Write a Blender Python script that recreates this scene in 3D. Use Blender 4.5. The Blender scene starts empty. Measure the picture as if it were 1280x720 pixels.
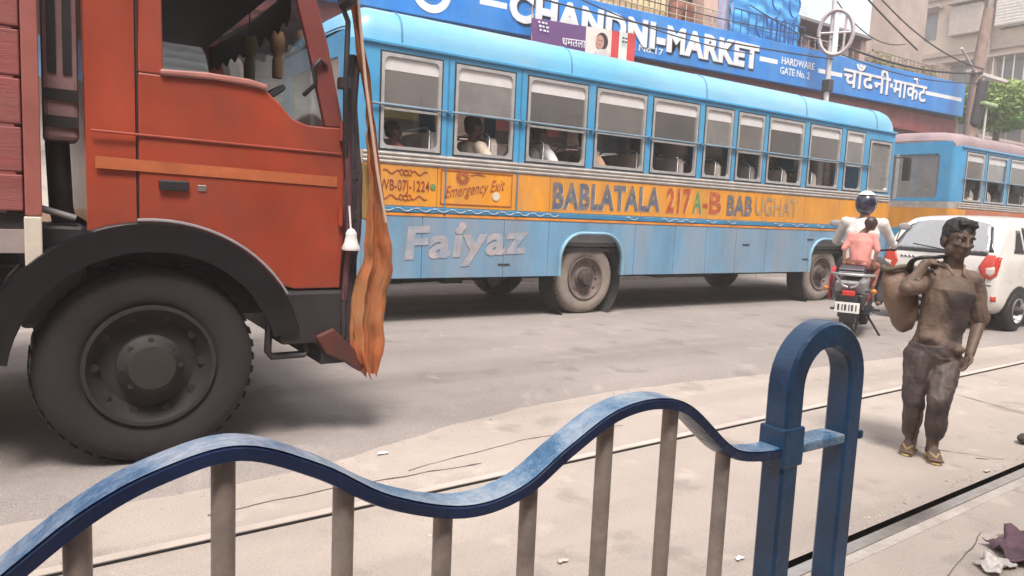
import bpy, bmesh, math, random
from mathutils import Vector, Matrix, noise as mnoise
from mathutils.bvhtree import BVHTree
rad = math.radians
random.seed(7)
S = bpy.context.scene
C = S.collection

# ------------------------------------------------------------------ camera
FPX, VPX, VPY, ROLL, CAMH = 900.0, 2000.0, 323.0, 0.045, 1.38
_c = (VPY-360) - ROLL*(VPX-640)
_up = Vector((ROLL, -1, _c/FPX)).normalized()          # in image axes: right, down, forward
_dx = Vector((VPX-640, VPY-360, FPX)).normalized()     # the street direction (+X)
_dy = _up.cross(_dx)
if _dy.z < 0: _dy = -_dy
def ray(px, py):
    q = Vector((px-640, py-360, FPX)); return Vector((_dx.dot(q), _dy.dot(q), _up.dot(q)))
EYE = Vector((0, 0, CAMH))
def onY(px, py, Y): d = ray(px, py); return EYE + d*(Y/d.y)
def onX(px, py, X): d = ray(px, py); return EYE + d*(X/d.x)
def onZ(px, py, Z=0): d = ray(px, py); return EYE + d*((Z-CAMH)/d.z)
def onD(px, py, D): return EYE + ray(px, py)*(D/FPX)    # at distance D along the optical axis
cam = bpy.data.cameras.new('camera'); camo = bpy.data.objects.new('camera', cam); C.objects.link(camo)
right = Vector((_dx.x, _dy.x, _up.x)); down = Vector((_dx.y, _dy.y, _up.y)); fwd = Vector((_dx.z, _dy.z, _up.z))
camo.matrix_world = Matrix(((right.x, -down.x, -fwd.x, 0), (right.y, -down.y, -fwd.y, 0), (right.z, -down.z, -fwd.z, CAMH), (0, 0, 0, 1)))
cam.sensor_width = 36; cam.lens = 36*FPX/1280; cam.clip_start = .05; cam.clip_end = 3000
S.camera = camo

# ------------------------------------------------------------------ light
SUN_EL, SUN_AZ = rad(62), rad(205)                      # azimuth: from +Y, clockwise
w = bpy.data.worlds.new('World'); S.world = w; w.use_nodes = True
nt = w.node_tree; bg = nt.nodes['Background']
sky = nt.nodes.new('ShaderNodeTexSky'); sky.sky_type = 'NISHITA'; sky.sun_disc = False
sky.sun_elevation = SUN_EL; sky.sun_rotation = SUN_AZ; sky.air_density = 1.0; sky.dust_density = 2.0; sky.ozone_density = 1.0
hs = nt.nodes.new('ShaderNodeHueSaturation'); hs.inputs['Saturation'].default_value = .22
mx = nt.nodes.new('ShaderNodeMixRGB'); mx.blend_type = 'MULTIPLY'; mx.inputs[0].default_value = 1; mx.inputs[2].default_value = (1.03, .99, .955, 1)
nt.links.new(sky.outputs[0], hs.inputs['Color']); nt.links.new(hs.outputs[0], mx.inputs[1]); nt.links.new(mx.outputs[0], bg.inputs[0])
bg.inputs[1].default_value = .1
sl = bpy.data.lights.new('sun', 'SUN'); sl.energy = 1.5; sl.angle = rad(18); sl.color = (1, .93, .85)
so = bpy.data.objects.new('sun', sl); C.objects.link(so)
sd = Vector((math.sin(SUN_AZ)*math.cos(SUN_EL), math.cos(SUN_AZ)*math.cos(SUN_EL), math.sin(SUN_EL)))
so.rotation_euler = sd.to_track_quat('Z', 'Y').to_euler(); so.location = (0, -5, 20)
S.view_settings.view_transform = 'Standard'; S.view_settings.look = 'None'; S.view_settings.gamma = 1
S.view_settings.exposure = 1.75

# ------------------------------------------------------------------ materials
MATS = {}
def M(name, col, rough=.6, metal=0, var=.14, scale=5, dirt=None, damt=0.0, dscale=1.6, bump=0.0, bscale=60, stretch=(1, 1, 1), coat=0, spec=.5):
    if name in MATS: return MATS[name]
    m = bpy.data.materials.new(name); m.use_nodes = True; n = m.node_tree; b = n.nodes['Principled BSDF']; L = n.links.new
    tc = n.nodes.new('ShaderNodeTexCoord'); mp = n.nodes.new('ShaderNodeMapping'); mp.inputs['Scale'].default_value = stretch
    L(tc.outputs['Object'], mp.inputs[0])
    nz = n.nodes.new('ShaderNodeTexNoise'); nz.inputs['Scale'].default_value = scale; nz.inputs['Detail'].default_value = 6; nz.inputs['Roughness'].default_value = .62
    L(mp.outputs[0], nz.inputs['Vector'])
    rp = n.nodes.new('ShaderNodeValToRGB'); e = rp.color_ramp.elements
    e[0].position = .3; e[1].position = .7
    e[0].color = tuple(max(0, c*(1-var)) for c in col)+(1,); e[1].color = tuple(min(1, c*(1+var)) for c in col)+(1,)
    L(nz.outputs[0], rp.inputs[0]); out = rp.outputs[0]
    if damt > 0:
        n2 = n.nodes.new('ShaderNodeTexNoise'); n2.inputs['Scale'].default_value = dscale; n2.inputs['Detail'].default_value = 8; n2.inputs['Roughness'].default_value = .7
        L(mp.outputs[0], n2.inputs['Vector'])
        r2 = n.nodes.new('ShaderNodeMapRange'); r2.inputs[1].default_value = .42; r2.inputs[2].default_value = .72; r2.inputs[4].default_value = damt
        L(n2.outputs[0], r2.inputs[0])
        mi = n.nodes.new('ShaderNodeMixRGB'); mi.inputs[2].default_value = tuple(dirt or (.3, .26, .22))+(1,)
        L(r2.outputs[0], mi.inputs[0]); L(out, mi.inputs[1]); out = mi.outputs[0]
    L(out, b.inputs['Base Color'])
    rr = n.nodes.new('ShaderNodeMapRange'); rr.inputs[3].default_value = max(.03, rough-.1); rr.inputs[4].default_value = min(1, rough+.12)
    L(nz.outputs[0], rr.inputs[0]); L(rr.outputs[0], b.inputs['Roughness'])
    b.inputs['Metallic'].default_value = metal; b.inputs['Specular IOR Level'].default_value = spec
    if coat: b.inputs['Coat Weight'].default_value = coat; b.inputs['Coat Roughness'].default_value = .12
    if bump:
        n3 = n.nodes.new('ShaderNodeTexNoise'); n3.inputs['Scale'].default_value = bscale; n3.inputs['Detail'].default_value = 4; L(mp.outputs[0], n3.inputs['Vector'])
        bp = n.nodes.new('ShaderNodeBump'); bp.inputs['Strength'].default_value = bump; bp.inputs['Distance'].default_value = .02
        L(n3.outputs[0], bp.inputs['Height']); L(bp.outputs[0], b.inputs['Normal'])
    MATS[name] = m; return m
def glassmat(name, tint, milk, milkcol, refl=.25, rough=.04):
    if name in MATS: return MATS[name]
    m = bpy.data.materials.new(name); m.use_nodes = True; n = m.node_tree; L = n.links.new
    n.nodes.remove(n.nodes['Principled BSDF']); o = n.nodes['Material Output']
    t = n.nodes.new('ShaderNodeBsdfTransparent'); t.inputs[0].default_value = tint+(1,)
    d = n.nodes.new('ShaderNodeBsdfDiffuse')
    tc = n.nodes.new('ShaderNodeTexCoord'); nz = n.nodes.new('ShaderNodeTexNoise'); nz.inputs['Scale'].default_value = 3; nz.inputs['Detail'].default_value = 6
    L(tc.outputs['Object'], nz.inputs['Vector'])
    d.inputs[0].default_value = milkcol+(1,)
    mr = n.nodes.new('ShaderNodeMapRange'); mr.inputs[3].default_value = milk*.55; mr.inputs[4].default_value = min(1, milk*1.45); L(nz.outputs[0], mr.inputs[0])
    m1 = n.nodes.new('ShaderNodeMixShader'); L(mr.outputs[0], m1.inputs[0]); L(t.outputs[0], m1.inputs[1]); L(d.outputs[0], m1.inputs[2])
    g = n.nodes.new('ShaderNodeBsdfGlossy'); g.inputs['Roughness'].default_value = rough
    lw = n.nodes.new('ShaderNodeLayerWeight'); lw.inputs[0].default_value = .35
    mm = n.nodes.new('ShaderNodeMath'); mm.operation = 'MULTIPLY_ADD'; mm.inputs[1].default_value = .7; mm.inputs[2].default_value = refl*.4; L(lw.outputs['Fresnel'], mm.inputs[0])
    m2 = n.nodes.new('ShaderNodeMixShader'); L(mm.outputs[0], m2.inputs[0]); L(m1.outputs[0], m2.inputs[1]); L(g.outputs[0], m2.inputs[2])
    L(m2.outputs[0], o.inputs[0]); MATS[name] = m; return m

# ------------------------------------------------------------------ mesh building (world coordinates)
class MB:
    def __init__(s): s.v = []; s.f = []
    def add(s, v, f):
        k = len(s.v); s.v += [tuple(p) for p in v]; s.f += [tuple(i+k for i in q) for q in f]; return s
    def box(s, x0, x1, y0, y1, z0, z1):
        return s.add([(x, y, z) for z in (z0, z1) for y in (y0, y1) for x in (x0, x1)],
                     [(0, 2, 3, 1), (4, 5, 7, 6), (0, 1, 5, 4), (2, 6, 7, 3), (0, 4, 6, 2), (1, 3, 7, 5)])
    def prism(s, pts, h0, h1, ax='y'):
        def mk(p, h): return {'y': (p[0], h, p[1]), 'x': (h, p[0], p[1]), 'z': (p[0], p[1], h)}[ax]
        n = len(pts); a = sum(pts[i][0]*pts[(i+1) % n][1]-pts[(i+1) % n][0]*pts[i][1] for i in range(n))
        if a < 0: pts = pts[::-1]
        v = [mk(p, h0) for p in pts]+[mk(p, h1) for p in pts]
        f = [tuple(range(n)), tuple(range(2*n-1, n-1, -1))]+[(i, i+n, (i+1) % n+n, (i+1) % n) for i in range(n)]
        if (ax == 'y') != (h1 > h0): f = [q[::-1] for q in f]
        return s.add(v, f)
    def tube(s, P, r, n=10, sec=None, side=None, closed=False):
        P = [Vector(p) for p in P]; m = len(P); R = r if isinstance(r, list) else [r]*m
        v = []; f = []; prev = None
        for i in range(m):
            t = (P[(i+1) % m]-P[i-1]) if closed else (P[min(i+1, m-1)]-P[max(i-1, 0)])
            t.normalize()
            ref = Vector(side) if side is not None else (prev if prev is not None else (Vector((0, 0, 1)) if abs(t.z) < .9 else Vector((1, 0, 0))))
            u = (ref-t*ref.dot(t)); u = u.normalized() if u.length > 1e-6 else t.orthogonal().normalized()
            w_ = t.cross(u); prev = u
            rr = R[i]; ra, rb = rr if isinstance(rr, tuple) else (rr, rr)
            if sec: ring = [P[i]+u*(a*ra)+w_*(b*rb) for a, b in sec]
            else: ring = [P[i]+u*(ra*math.cos(2*math.pi*k/n))+w_*(rb*math.sin(2*math.pi*k/n)) for k in range(n)]
            v += ring
        k = len(sec) if sec else n
        for i in range(m if closed else m-1):
            a = i*k; b = ((i+1) % m)*k
            f += [(a+j, a+(j+1) % k, b+(j+1) % k, b+j) for j in range(k)]
        if not closed: f += [tuple(range(k-1, -1, -1)), tuple(range((m-1)*k, m*k))]
        return s.add(v, f)
    def lathe(s, c, axis, prof, n=32, closed=False):
        c = Vector(c); a = Vector(axis).normalized(); u = a.orthogonal().normalized(); w_ = a.cross(u); v = []; f = []; k = len(prof)
        for j in range(n):
            t = 2*math.pi*j/n; d = u*math.cos(t)+w_*math.sin(t)
            v += [c+d*r+a*h for r, h in prof]
        for j in range(n):
            b = ((j+1) % n)*k; q = j*k
            for i in range(k if closed else k-1): f.append((q+i, b+i, b+(i+1) % k, q+(i+1) % k))
        return s.add(v, f)
    def ell(s, c, r, rot=None, n=16, m=10):
        c = Vector(c); v = []; f = []
        rot = rot or Matrix.Identity(3)
        for i in range(1, m):
            p = math.pi*i/m
            for j in range(n):
                t = 2*math.pi*j/n
                v.append(c+rot@Vector((r[0]*math.sin(p)*math.cos(t), r[1]*math.sin(p)*math.sin(t), r[2]*math.cos(p))))
        v += [c+rot@Vector((0, 0, r[2])), c+rot@Vector((0, 0, -r[2]))]; T = len(v)-2
        for i in range(m-2):
            for j in range(n): f.append((i*n+j, (i+1)*n+j, (i+1)*n+(j+1) % n, i*n+(j+1) % n))
        for j in range(n): f.append((T, j, (j+1) % n)); f.append((T+1, (m-2)*n+(j+1) % n, (m-2)*n+j))
        return s.add(v, f)
    def limb(s, P, R, n=12):                             # capsule chain
        s.tube(P, R, n)
        for p, r in zip(P, R):
            rr = r if not isinstance(r, tuple) else min(r)
            s.ell(p, (rr*.99,)*3, n=12, m=8)
        return s
    def grid(s, fn, nu, nv):
        v = [fn(i/nu, j/nv) for i in range(nu+1) for j in range(nv+1)]
        f = [(i*(nv+1)+j, (i+1)*(nv+1)+j, (i+1)*(nv+1)+j+1, i*(nv+1)+j+1) for i in range(nu) for j in range(nv)]
        return s.add(v, f)
    def panel(s, x0, x1, z0, z1, hx0, hx1, hz0, hz1, r, y0, y1, m=6, ax='y'):   # slab with a rounded hole
        inn = []; out = []
        for cx, cz, a0, ox, oz in ((hx1-r, hz1-r, 0, x1, z1), (hx0+r, hz1-r, 90, x0, z1), (hx0+r, hz0+r, 180, x0, z0), (hx1-r, hz0+r, 270, x1, z0)):
            for i in range(m+1):
                a = rad(a0+90*i/m); inn.append((cx+r*math.cos(a), cz+r*math.sin(a)))
                h = m//2
                if a0 in (0, 180):
                    A = (ox, cz); B = (cx, oz)
                else: A = (cx, oz); B = (ox, cz)
                k = (ox, oz)
                if i <= h: q = i/h; out.append((A[0]+(k[0]-A[0])*q, A[1]+(k[1]-A[1])*q))
                else: q = (i-h)/(m-h); out.append((k[0]+(B[0]-k[0])*q, k[1]+(B[1]-k[1])*q))
        def mk(p, h): return (p[0], h, p[1]) if ax == 'y' else (h, p[0], p[1])
        n = len(inn); v = [mk(p, y) for y in (y0, y1) for L_ in (out, inn) for p in L_]; f = []
        for i in range(n):
            j = (i+1) % n
            f += [(i, n+i, n+j, j), (2*n+i, 2*n+j, 3*n+j, 3*n+i), (n+i, 3*n+i, 3*n+j, n+j), (i, j, 2*n+j, 2*n+i)]
        return s.add(v, f)
    def build(s, name, mat, parent=None, smooth=0, bevel=0, label=None, seg=2, kind=None):
        off = Vector((0, 0, 0)); q = parent
        while q is not None: off += q.location; q = q.parent
        me = bpy.data.meshes.new(name); me.from_pydata([tuple(Vector(p)-off) for p in s.v], [], s.f)
        bm = bmesh.new(); bm.from_mesh(me)
        bmesh.ops.recalc_face_normals(bm, faces=bm.faces); bm.to_mesh(me); bm.free()
        me.materials.append(mat)
        o = bpy.data.objects.new(name, me); C.objects.link(o); o.parent = parent
        if smooth:
            me.polygons.foreach_set('use_smooth', [True]*len(me.polygons))
            if smooth < 180: me.set_sharp_from_angle(angle=rad(smooth))
        if bevel:
            b = o.modifiers.new('bevel', 'BEVEL'); b.width = bevel; b.segments = seg; b.limit_method = 'ANGLE'; b.angle_limit = rad(40)
        if label: o['label'] = label
        if kind: o['kind'] = kind
        return o
def tag(o, label, cat, group=None):
    o['label'] = label; o['category'] = cat
    if group: o['group'] = group
    return o
def thing(name, loc, label, cat, group=None):
    o = bpy.data.objects.new(name, None); C.objects.link(o); o.location = loc; o.empty_display_size = .2
    return tag(o, label, cat, group)
def struct(o): o['kind'] = 'structure'; return o
def copy_tree(o, parent=None):
    c = o.copy(); C.objects.link(c); c.parent = parent
    for ch in list(o.children): copy_tree(ch, c)
    return c
def text_geo(body, extr=0.004, shear=0, bold=0.0):
    cu = bpy.data.curves.new('txt', 'FONT'); cu.body = body; cu.size = 1; cu.shear = shear; cu.offset = bold; cu.resolution_u = 4; cu.space_character = 1.0+bold*2.2
    o = bpy.data.objects.new('txt', cu); C.objects.link(o)
    dg = bpy.context.evaluated_depsgraph_get(); me = o.evaluated_get(dg).to_mesh()
    v = [p.co.copy() for p in me.vertices]; f = [tuple(p.vertices) for p in me.polygons]
    o.evaluated_get(dg).to_mesh_clear(); bpy.data.objects.remove(o); bpy.data.curves.remove(cu)
    return v, f
def text_on(mb, body, X0, X1, zb0, zb1, h0, h1=None, Y=0, ax='y', shear=0, bold=0.0, thick=.0):
    """lettering laid on a wall: from X0 to X1, baseline zb0 to zb1, cap height h0 to h1"""
    h1 = h1 or h0
    v, f = text_geo(body, 0, shear, bold)
    a = min(p.x for p in v); b = max(p.x for p in v)
    cv, _ = text_geo('H'); H_ = max(p.y for p in cv)
    def mp(p, y):
        u = (p.x-a)/(b-a); x = X0+(X1-X0)*u; z = zb0+(zb1-zb0)*u+(h0+(h1-h0)*u)*p.y/H_
        return (x, y, z) if ax == 'y' else (y, x, z)
    mb.add([mp(p, Y) for p in v], f)
    if thick:
        ed = {}
        for q in f:
            for i in range(len(q)):
                k = (q[i], q[(i+1) % len(q)]); ed[k] = 1
        B = [k for k in ed if (k[1], k[0]) not in ed]
        n = len(v); mb.add([mp(p, Y) for p in v]+[mp(p, Y+thick) for p in v], [(i, j, j+n, i+n) for i, j in B])
    return mb
def remesh(mb, vox, it=4, noise_amp=0, noise_scale=8):
    me = bpy.data.meshes.new('tmp'); me.from_pydata(mb.v, [], mb.f)
    o = bpy.data.objects.new('tmp', me); C.objects.link(o)
    r = o.modifiers.new('r', 'REMESH'); r.mode = 'VOXEL'; r.voxel_size = vox
    if it: q = o.modifiers.new('s', 'SMOOTH'); q.factor = .5; q.iterations = it
    dg = bpy.context.evaluated_depsgraph_get(); ev = o.evaluated_get(dg); m2 = ev.to_mesh()
    out = MB(); out.v = [p.co.copy() for p in m2.vertices]; out.f = [tuple(p.vertices) for p in m2.polygons]
    if noise_amp:
        out.v = [p+n_.normal*(noise_amp*mnoise.noise(Vector((p.x*noise_scale, p.y*noise_scale, p.z*noise_scale*.55)))) for p, n_ in zip(out.v, m2.vertices)]
    out.v = [tuple(p) for p in out.v]
    ev.to_mesh_clear(); bpy.data.objects.remove(o); bpy.data.meshes.remove(me)
    return out
def lerp(a, b, t): return a+(b-a)*t
def sm(t): t = max(0, min(1, t)); return t*t*(3-2*t)
def interp(tab, x):
    if x <= tab[0][0]: return tab[0][1]
    for (a, b), (c, d) in zip(tab, tab[1:]):
        if x <= c: return b+(d-b)*(x-a)/(c-a)
    return tab[-1][1]
def spline(pts, n):
    out = []; P = [Vector(p) for p in pts]; P = [P[0]*2-P[1]]+P+[P[-1]*2-P[-2]]
    for i in range(1, len(P)-2):
        for k in range(n):
            t = k/n; a, b, c, d = P[i-1:i+3]
            out.append(.5*((2*b)+(c-a)*t+(2*a-5*b+4*c-d)*t*t+(3*b-a-3*c+d)*t**3))
    return out+[P[-2]]

# ================================================================== SETTING
ZR = .07                                               # asphalt overlay stands above the tram bed
def ground_mat(name, col, patch, speck, rough):
    """worn ground: grain, stains, long tyre streaks, pale dust"""
    m = M(name, col, rough, var=.10, scale=.9, dirt=patch, damt=.75, dscale=.55, bump=.5, bscale=110)
    n = m.node_tree; L = n.links.new; b = n.nodes['Principled BSDF']; src = b.inputs['Base Color'].links[0].from_socket
    tc = n.nodes.new('ShaderNodeTexCoord')
    def layer(scale, stretch, lo, hi, col2, amt, detail=3):
        nonlocal src
        mp = n.nodes.new('ShaderNodeMapping'); mp.inputs['Scale'].default_value = stretch; L(tc.outputs['Object'], mp.inputs[0])
        nz = n.nodes.new('ShaderNodeTexNoise'); nz.inputs['Scale'].default_value = scale; nz.inputs['Detail'].default_value = detail; L(mp.outputs[0], nz.inputs['Vector'])
        r = n.nodes.new('ShaderNodeMapRange'); r.inputs[1].default_value = lo; r.inputs[2].default_value = hi; r.inputs[4].default_value = amt; L(nz.outputs[0], r.inputs[0])
        x = n.nodes.new('ShaderNodeMixRGB'); x.inputs[2].default_value = col2+(1,); L(r.outputs[0], x.inputs[0]); L(src, x.inputs[1]); src = x.outputs[0]
    layer(1.0, (.10, 1.6, 1), .5, .72, tuple(c*.55 for c in col), .55, 4)          # tyre streaks along the street
    layer(2.6, (1, 1, 1), .60, .68, tuple(c*.5 for c in col), .45, 6)              # oil and spill stains
    layer(4.0, (1, 1, 1), .60, .72, tuple(min(1, c*1.35) for c in col), .5, 8)     # pale dust
    layer(130, (1, 1, 1), .52, .66, tuple(c*.42 for c in col), speck, 2)           # dark aggregate
    layer(95, (1, 1, 1), .58, .7, tuple(min(1, c*1.5) for c in col), speck, 2)     # light aggregate
    L(src, b.inputs['Base Color']); return m
concrete = ground_mat('concrete_bed', (.435, .375, .338), (.345, .298, .27), .28, .85)
asphalt = ground_mat('dusty_asphalt', (.300, .264, .250), (.225, .2, .192), .38, .8)
paving = M('pavement_concrete', (.38, .35, .33), .85, var=.2, scale=4, bump=.2)
steel = M('worn_steel', (.62, .58, .55), .32, .9, var=.15, scale=20)
dark = M('dark_recess', (.03, .026, .026), .9)
XA, XB = -70, 160
TS = .036
def nearY(X): return 1.55+TS*X
def farY(X): return 2.915+TS*X
struct(MB().grid(lambda u, v: (-100+300*u, -70+190*v, -.12), 6, 6).build('ground', M('far_ground', (.25, .22, .2), .9)))
def strip(fa, fb, z, xs, n=4):
    mb = MB(); mb.grid(lambda u, v: (xs[min(int(u*(len(xs)-1)+.5), len(xs)-1)], lerp(fa(xs[min(int(u*(len(xs)-1)+.5), len(xs)-1)]), fb(xs[min(int(u*(len(xs)-1)+.5), len(xs)-1)]), v), z), len(xs)-1, n); return mb
xs_long = [XA, -30, -12, -5, 0, 5, 12, 25, 50, 90, XB]
# asphalt edge, read off the photograph on the ground
EDGE = [(XA, 3.55), (-10, 3.5), (0, 3.46), (1.0, 3.52), (1.41, 3.61), (2.14, 3.86), (2.74, 4.02), (3.7, 4.12), (4.6, 4.1), (5.51, 4.03), (7.28, 3.99), (10.2, 3.85), (16, 3.8), (40, 5.0), (XB, 9.0)]
def edgeY(X, j=0):
    y = interp(EDGE, X)
    return y+.035*mnoise.noise(Vector((X*2.1, 3, 0)))+.02*mnoise.noise(Vector((X*7, 8, 0)))
KY = .90
xs_fine = [XA, -40, -20, -10]+[-5+.12*i for i in range(int(25/.12))]+[20, 22, 26, 30, 40, 60, 90, XB]
G1, G2 = .045, .026                                    # groove widths
bed = struct(strip(lambda x: nearY(x)+G1, lambda x: farY(x), 0, xs_fine, 6).build('tram_bed', concrete))
strip(lambda x: KY, lambda x: min(nearY(x)-.11, nearY(x)), 0, xs_fine, 3).build('tram_bed_strip', concrete, bed)
strip(lambda x: farY(x)+G2+.05, lambda x: edgeY(x)+.12, 0, xs_fine, 4).build('tram_bed_strip', concrete, bed)
mid = M('bed_edge_concrete', (.46, .41, .38), .8, var=.22, scale=9, dirt=(.26, .22, .2), damt=.6, dscale=5, bump=.4, bscale=70)
# near rail: a raised concrete lip, the flange groove, the steel head
struct(strip(lambda x: nearY(x), lambda x: nearY(x)+G1, -.055, xs_long, 1).build('rail_groove', dark))
struct(strip(lambda x: farY(x), lambda x: farY(x)+G2, -.04, xs_long, 1).build('rail_groove', dark))
def railing_bar(fa, fb, z0, z1, name, mat, par):
    mb = MB()
    for k, xa in enumerate(xs_long[:-1]):
        xb = xs_long[k+1]
        mb.add([(xa, fa(xa), z0), (xb, fa(xb), z0), (xb, fb(xb), z0), (xa, fb(xa), z0), (xa, fa(xa), z1), (xb, fa(xb), z1), (xb, fb(xb), z1), (xa, fb(xa), z1)],
               [(4, 5, 6, 7), (0, 4, 7, 3), (1, 2, 6, 5), (0, 1, 5, 4), (3, 7, 6, 2)])
    o = mb.build(name, mat, par); return o
rail = railing_bar(lambda x: nearY(x)-.055, lambda x: nearY(x), -.09, .006, 'tram_rail', steel, None)
tag(rail, 'worn steel tram rail nearest the blue railing, with a dark flange groove', 'tram rail', 'tram rails')
rail2 = railing_bar(lambda x: farY(x)+G2, lambda x: farY(x)+G2+.05, -.09, .005, 'tram_rail', M('pale_steel', (.6, .53, .48), .5, .3, var=.1), None)
tag(rail2, 'thin pale tram rail on the far side of the track, nearer the asphalt road', 'tram rail', 'tram rails')
railing_bar(lambda x: farY(x)+G2-.003, lambda x: farY(x)+G2-.0005, -.05, .001, 'groove_shade_strip', dark, rail2)  # added dark strip, paints the groove's shade over the pale rail side
railing_bar(lambda x: nearY(x)-.11, lambda x: nearY(x)-.057, -.09, .002, 'rail_lip', mid, bed)
# broken mortar line along the groove and the asphalt edge
gr = MB()
rr = random.Random(3)
for i in range(520):
    if i < 230: x = rr.uniform(1.5, 9); y = nearY(x)+G1+abs(rr.gauss(.03, .025))+.008; z = .0; s_ = rr.uniform(.003, .010)
    elif i < 470: x = rr.uniform(.3, 12); y = edgeY(x)+rr.gauss(-.05, .06); z = 0; s_ = rr.uniform(.003, .010)
    else: x = rr.uniform(.5, 10); y = rr.uniform(1.2, 6.5); z = ZR if y > edgeY(x)+.12 else 0; s_ = rr.uniform(.004, .012)
    gr.ell((x, y, z+s_*.15), (s_, s_*rr.uniform(.5, 1), s_*.5), Matrix.Rotation(rr.uniform(0, 3), 3, 'Z'), 5, 4)
gr.build('grit', M('grit_stone', (.42, .37, .33), .9, var=.5, scale=3), bed, kind='stuff')
# asphalt road with a ragged, sloping edge
rd = MB()
rows = [0, .06, .16, .35, .9, 1.8, 3.0, 5.0, 7.2]
def rp_(x, k):
    d = rows[k]; y = edgeY(x)+d; f = min(1, d/.16); z = -.01+(ZR+.01)*(f**.7)
    if k == len(rows)-1: y = 10.75
    if 0 < k < 4: z += .006*mnoise.noise(Vector((x*4, y*4, 1)))
    return (x, y, z)
V = [rp_(x, k) for x in xs_fine for k in range(len(rows))]; nk = len(rows)
rd.add(V, [(i*nk+k, (i+1)*nk+k, (i+1)*nk+k+1, i*nk+k+1) for i in range(len(xs_fine)-1) for k in range(nk-1)])
road = struct(rd.build('road', asphalt, smooth=50))
# tar seams in the concrete bed
sm_ = MB()
def crack(pts, wd, z=.003):
    P = []
    for a, b in zip(pts, pts[1:]):
        for k in range(14): P.append(Vector(a).lerp(Vector(b), k/14))
    P.append(Vector(pts[-1])); v = []; f = []
    for i, p in enumerate(P):
        j = Vector((0, .018*mnoise.noise(Vector((p.x*6, p.y*6, 4))))); ww = wd*(.4+abs(mnoise.noise(Vector((p.x*9, p.y*9, 2)))*1.6))
        t = (Vector(pts[-1])-Vector(pts[0])).normalized(); nn = Vector((-t.y, t.x))
        v += [(p.x+j.x+nn.x*ww, p.y+j.y+nn.y*ww, z), (p.x+j.x-nn.x*ww, p.y+j.y-nn.y*ww, z)]
    for i in range(len(P)-1): f.append((2*i, 2*i+1, 2*i+3, 2*i+2))
    sm_.add(v, f)
crack([(.6, 3.2), (1.2, 3.25), (2.0, 3.22)], .006); crack([(4.75, 1.95), (4.9, 1.85), (4.6, 2.3)], .004)
crack([(4.9, 3.25), (5.6, 3.95)], .006); crack([(1.6, 3.3), (2.4, 3.45), (3.2, 3.42)], .004); crack([(2.6, 1.2), (3.6, 1.42)], .003)
crack([(6.2, 1.9), (6.5, 3.1)], .006); crack([(-1.5, 1.7), (-1.4, 2.9)], .005)
sm_.build('crack', M('crack_dark', (.12, .1, .09), .95), bed, kind='stuff')
# near pavement with kerb, far pavement with kerb
pav = MB(); pav.box(XA, XB, -6, KY-.16, -.1, .146); pv = struct(pav.build('pavement', paving))
for i in range(24): MB().box(-9+i*1.0, -9+i*1.0+.985, KY-.158, KY-.002, -.1, .15).build('kerb_stone', M('kerb_concrete', (.42, .39, .36), .85, var=.2, bump=.2), pv, bevel=.012)
fp = MB(); fp.box(XA, 25.6, 10.9, 13.2, -.1, .2); fp = struct(fp.build('far_pavement', paving))
for i in range(60): MB().box(-30+i*1.0, -30+i*1.0+.985, 10.76, 10.898, -.1, .21).build('kerb_stone', MATS['kerb_concrete'], fp, bevel=.015)
struct(MB().box(25.6, 37.8, 10.76, 60, -.1, .064).build('side_street', asphalt))

# ================================================================== BUSES
bus_blue = M('bus_blue_paint', (.05, .30, .56), .42, var=.14, scale=3, dirt=(.2, .33, .42), damt=.4, dscale=1.3, coat=.15)
bus_blue_d = M('bus_blue_trim', (.045, .2, .36), .5, var=.2, scale=5)
bus_roof_m = M('bus_roof_paint', (.13, .44, .68), .38, var=.14, scale=1.5, dirt=(.45, .55, .6), damt=.5, dscale=1.1, coat=.5, stretch=(.4, 1, 1))
bus_roof2_m = M('bus_roof_faded', (.27, .2, .22), .7, var=.2, scale=2, dirt=(.36, .27, .25), damt=.5)
bus_yel = M('bus_yellow_paint', (.68, .28, .022), .5, var=.17, scale=4, dirt=(.36, .23, .12), damt=.6, dscale=2.2, stretch=(1, 1, .35))
bus_skirt = M('bus_skirt_paint', (.14, .29, .44), .5, var=.2, scale=3, dirt=(.30, .28, .285), damt=.85, dscale=1.3, stretch=(1, 1, .28), bump=.25, bscale=3)
bus_silver = M('bus_silver_moulding', (.5, .47, .44), .45, .45, var=.2, scale=8, dirt=(.4, .34, .29), damt=.4)
frame_m = M('window_frame_aluminium', (.62, .62, .62), .35, .6, var=.12, scale=12)
rubber = M('black_rubber', (.025, .023, .025), .7, var=.3, scale=10)
pipe_m = M('guard_pipe', (.16, .24, .31), .5, .2, var=.2)
milk = glassmat('dusty_glass', (.7, .71, .72), .40, (.52, .5, .49), .3)
milk2 = glassmat('dusty_glass_thin', (.78, .79, .8), .16, (.52, .5, .49), .4); milk3 = glassmat('dusty_glass_half', (.74, .75, .76), .27, (.55, .52, .5), .35)
strip_m = M('white_window_film', (.62, .6, .6), .4, var=.08)
seat_m = M('bus_seat_vinyl', (.58, .5, .45), .55, var=.15, bump=.1)
seat_rail = M('seat_chrome', (.7, .68, .66), .25, .9)
inner = M('bus_interior', (.3, .32, .34), .7, var=.1)
floor_m = M('bus_floor', (.09, .085, .085), .8)
under = M('bus_underbody', (.035, .032, .034), .85, var=.3)
tyre_dusty = M('dusty_tyre', (.24, .2, .175), .92, var=.25, scale=7, bump=.25, bscale=40)
rim_dusty = M('dusty_rim', (.17, .13, .12), .7, .2, var=.3, scale=9)
orange_l = M('orange_line_paint', (.62, .23, .04), .6, var=.3, scale=6)
wave_w = M('wave_white_paint', (.5, .55, .6), .6, var=.2)

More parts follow.
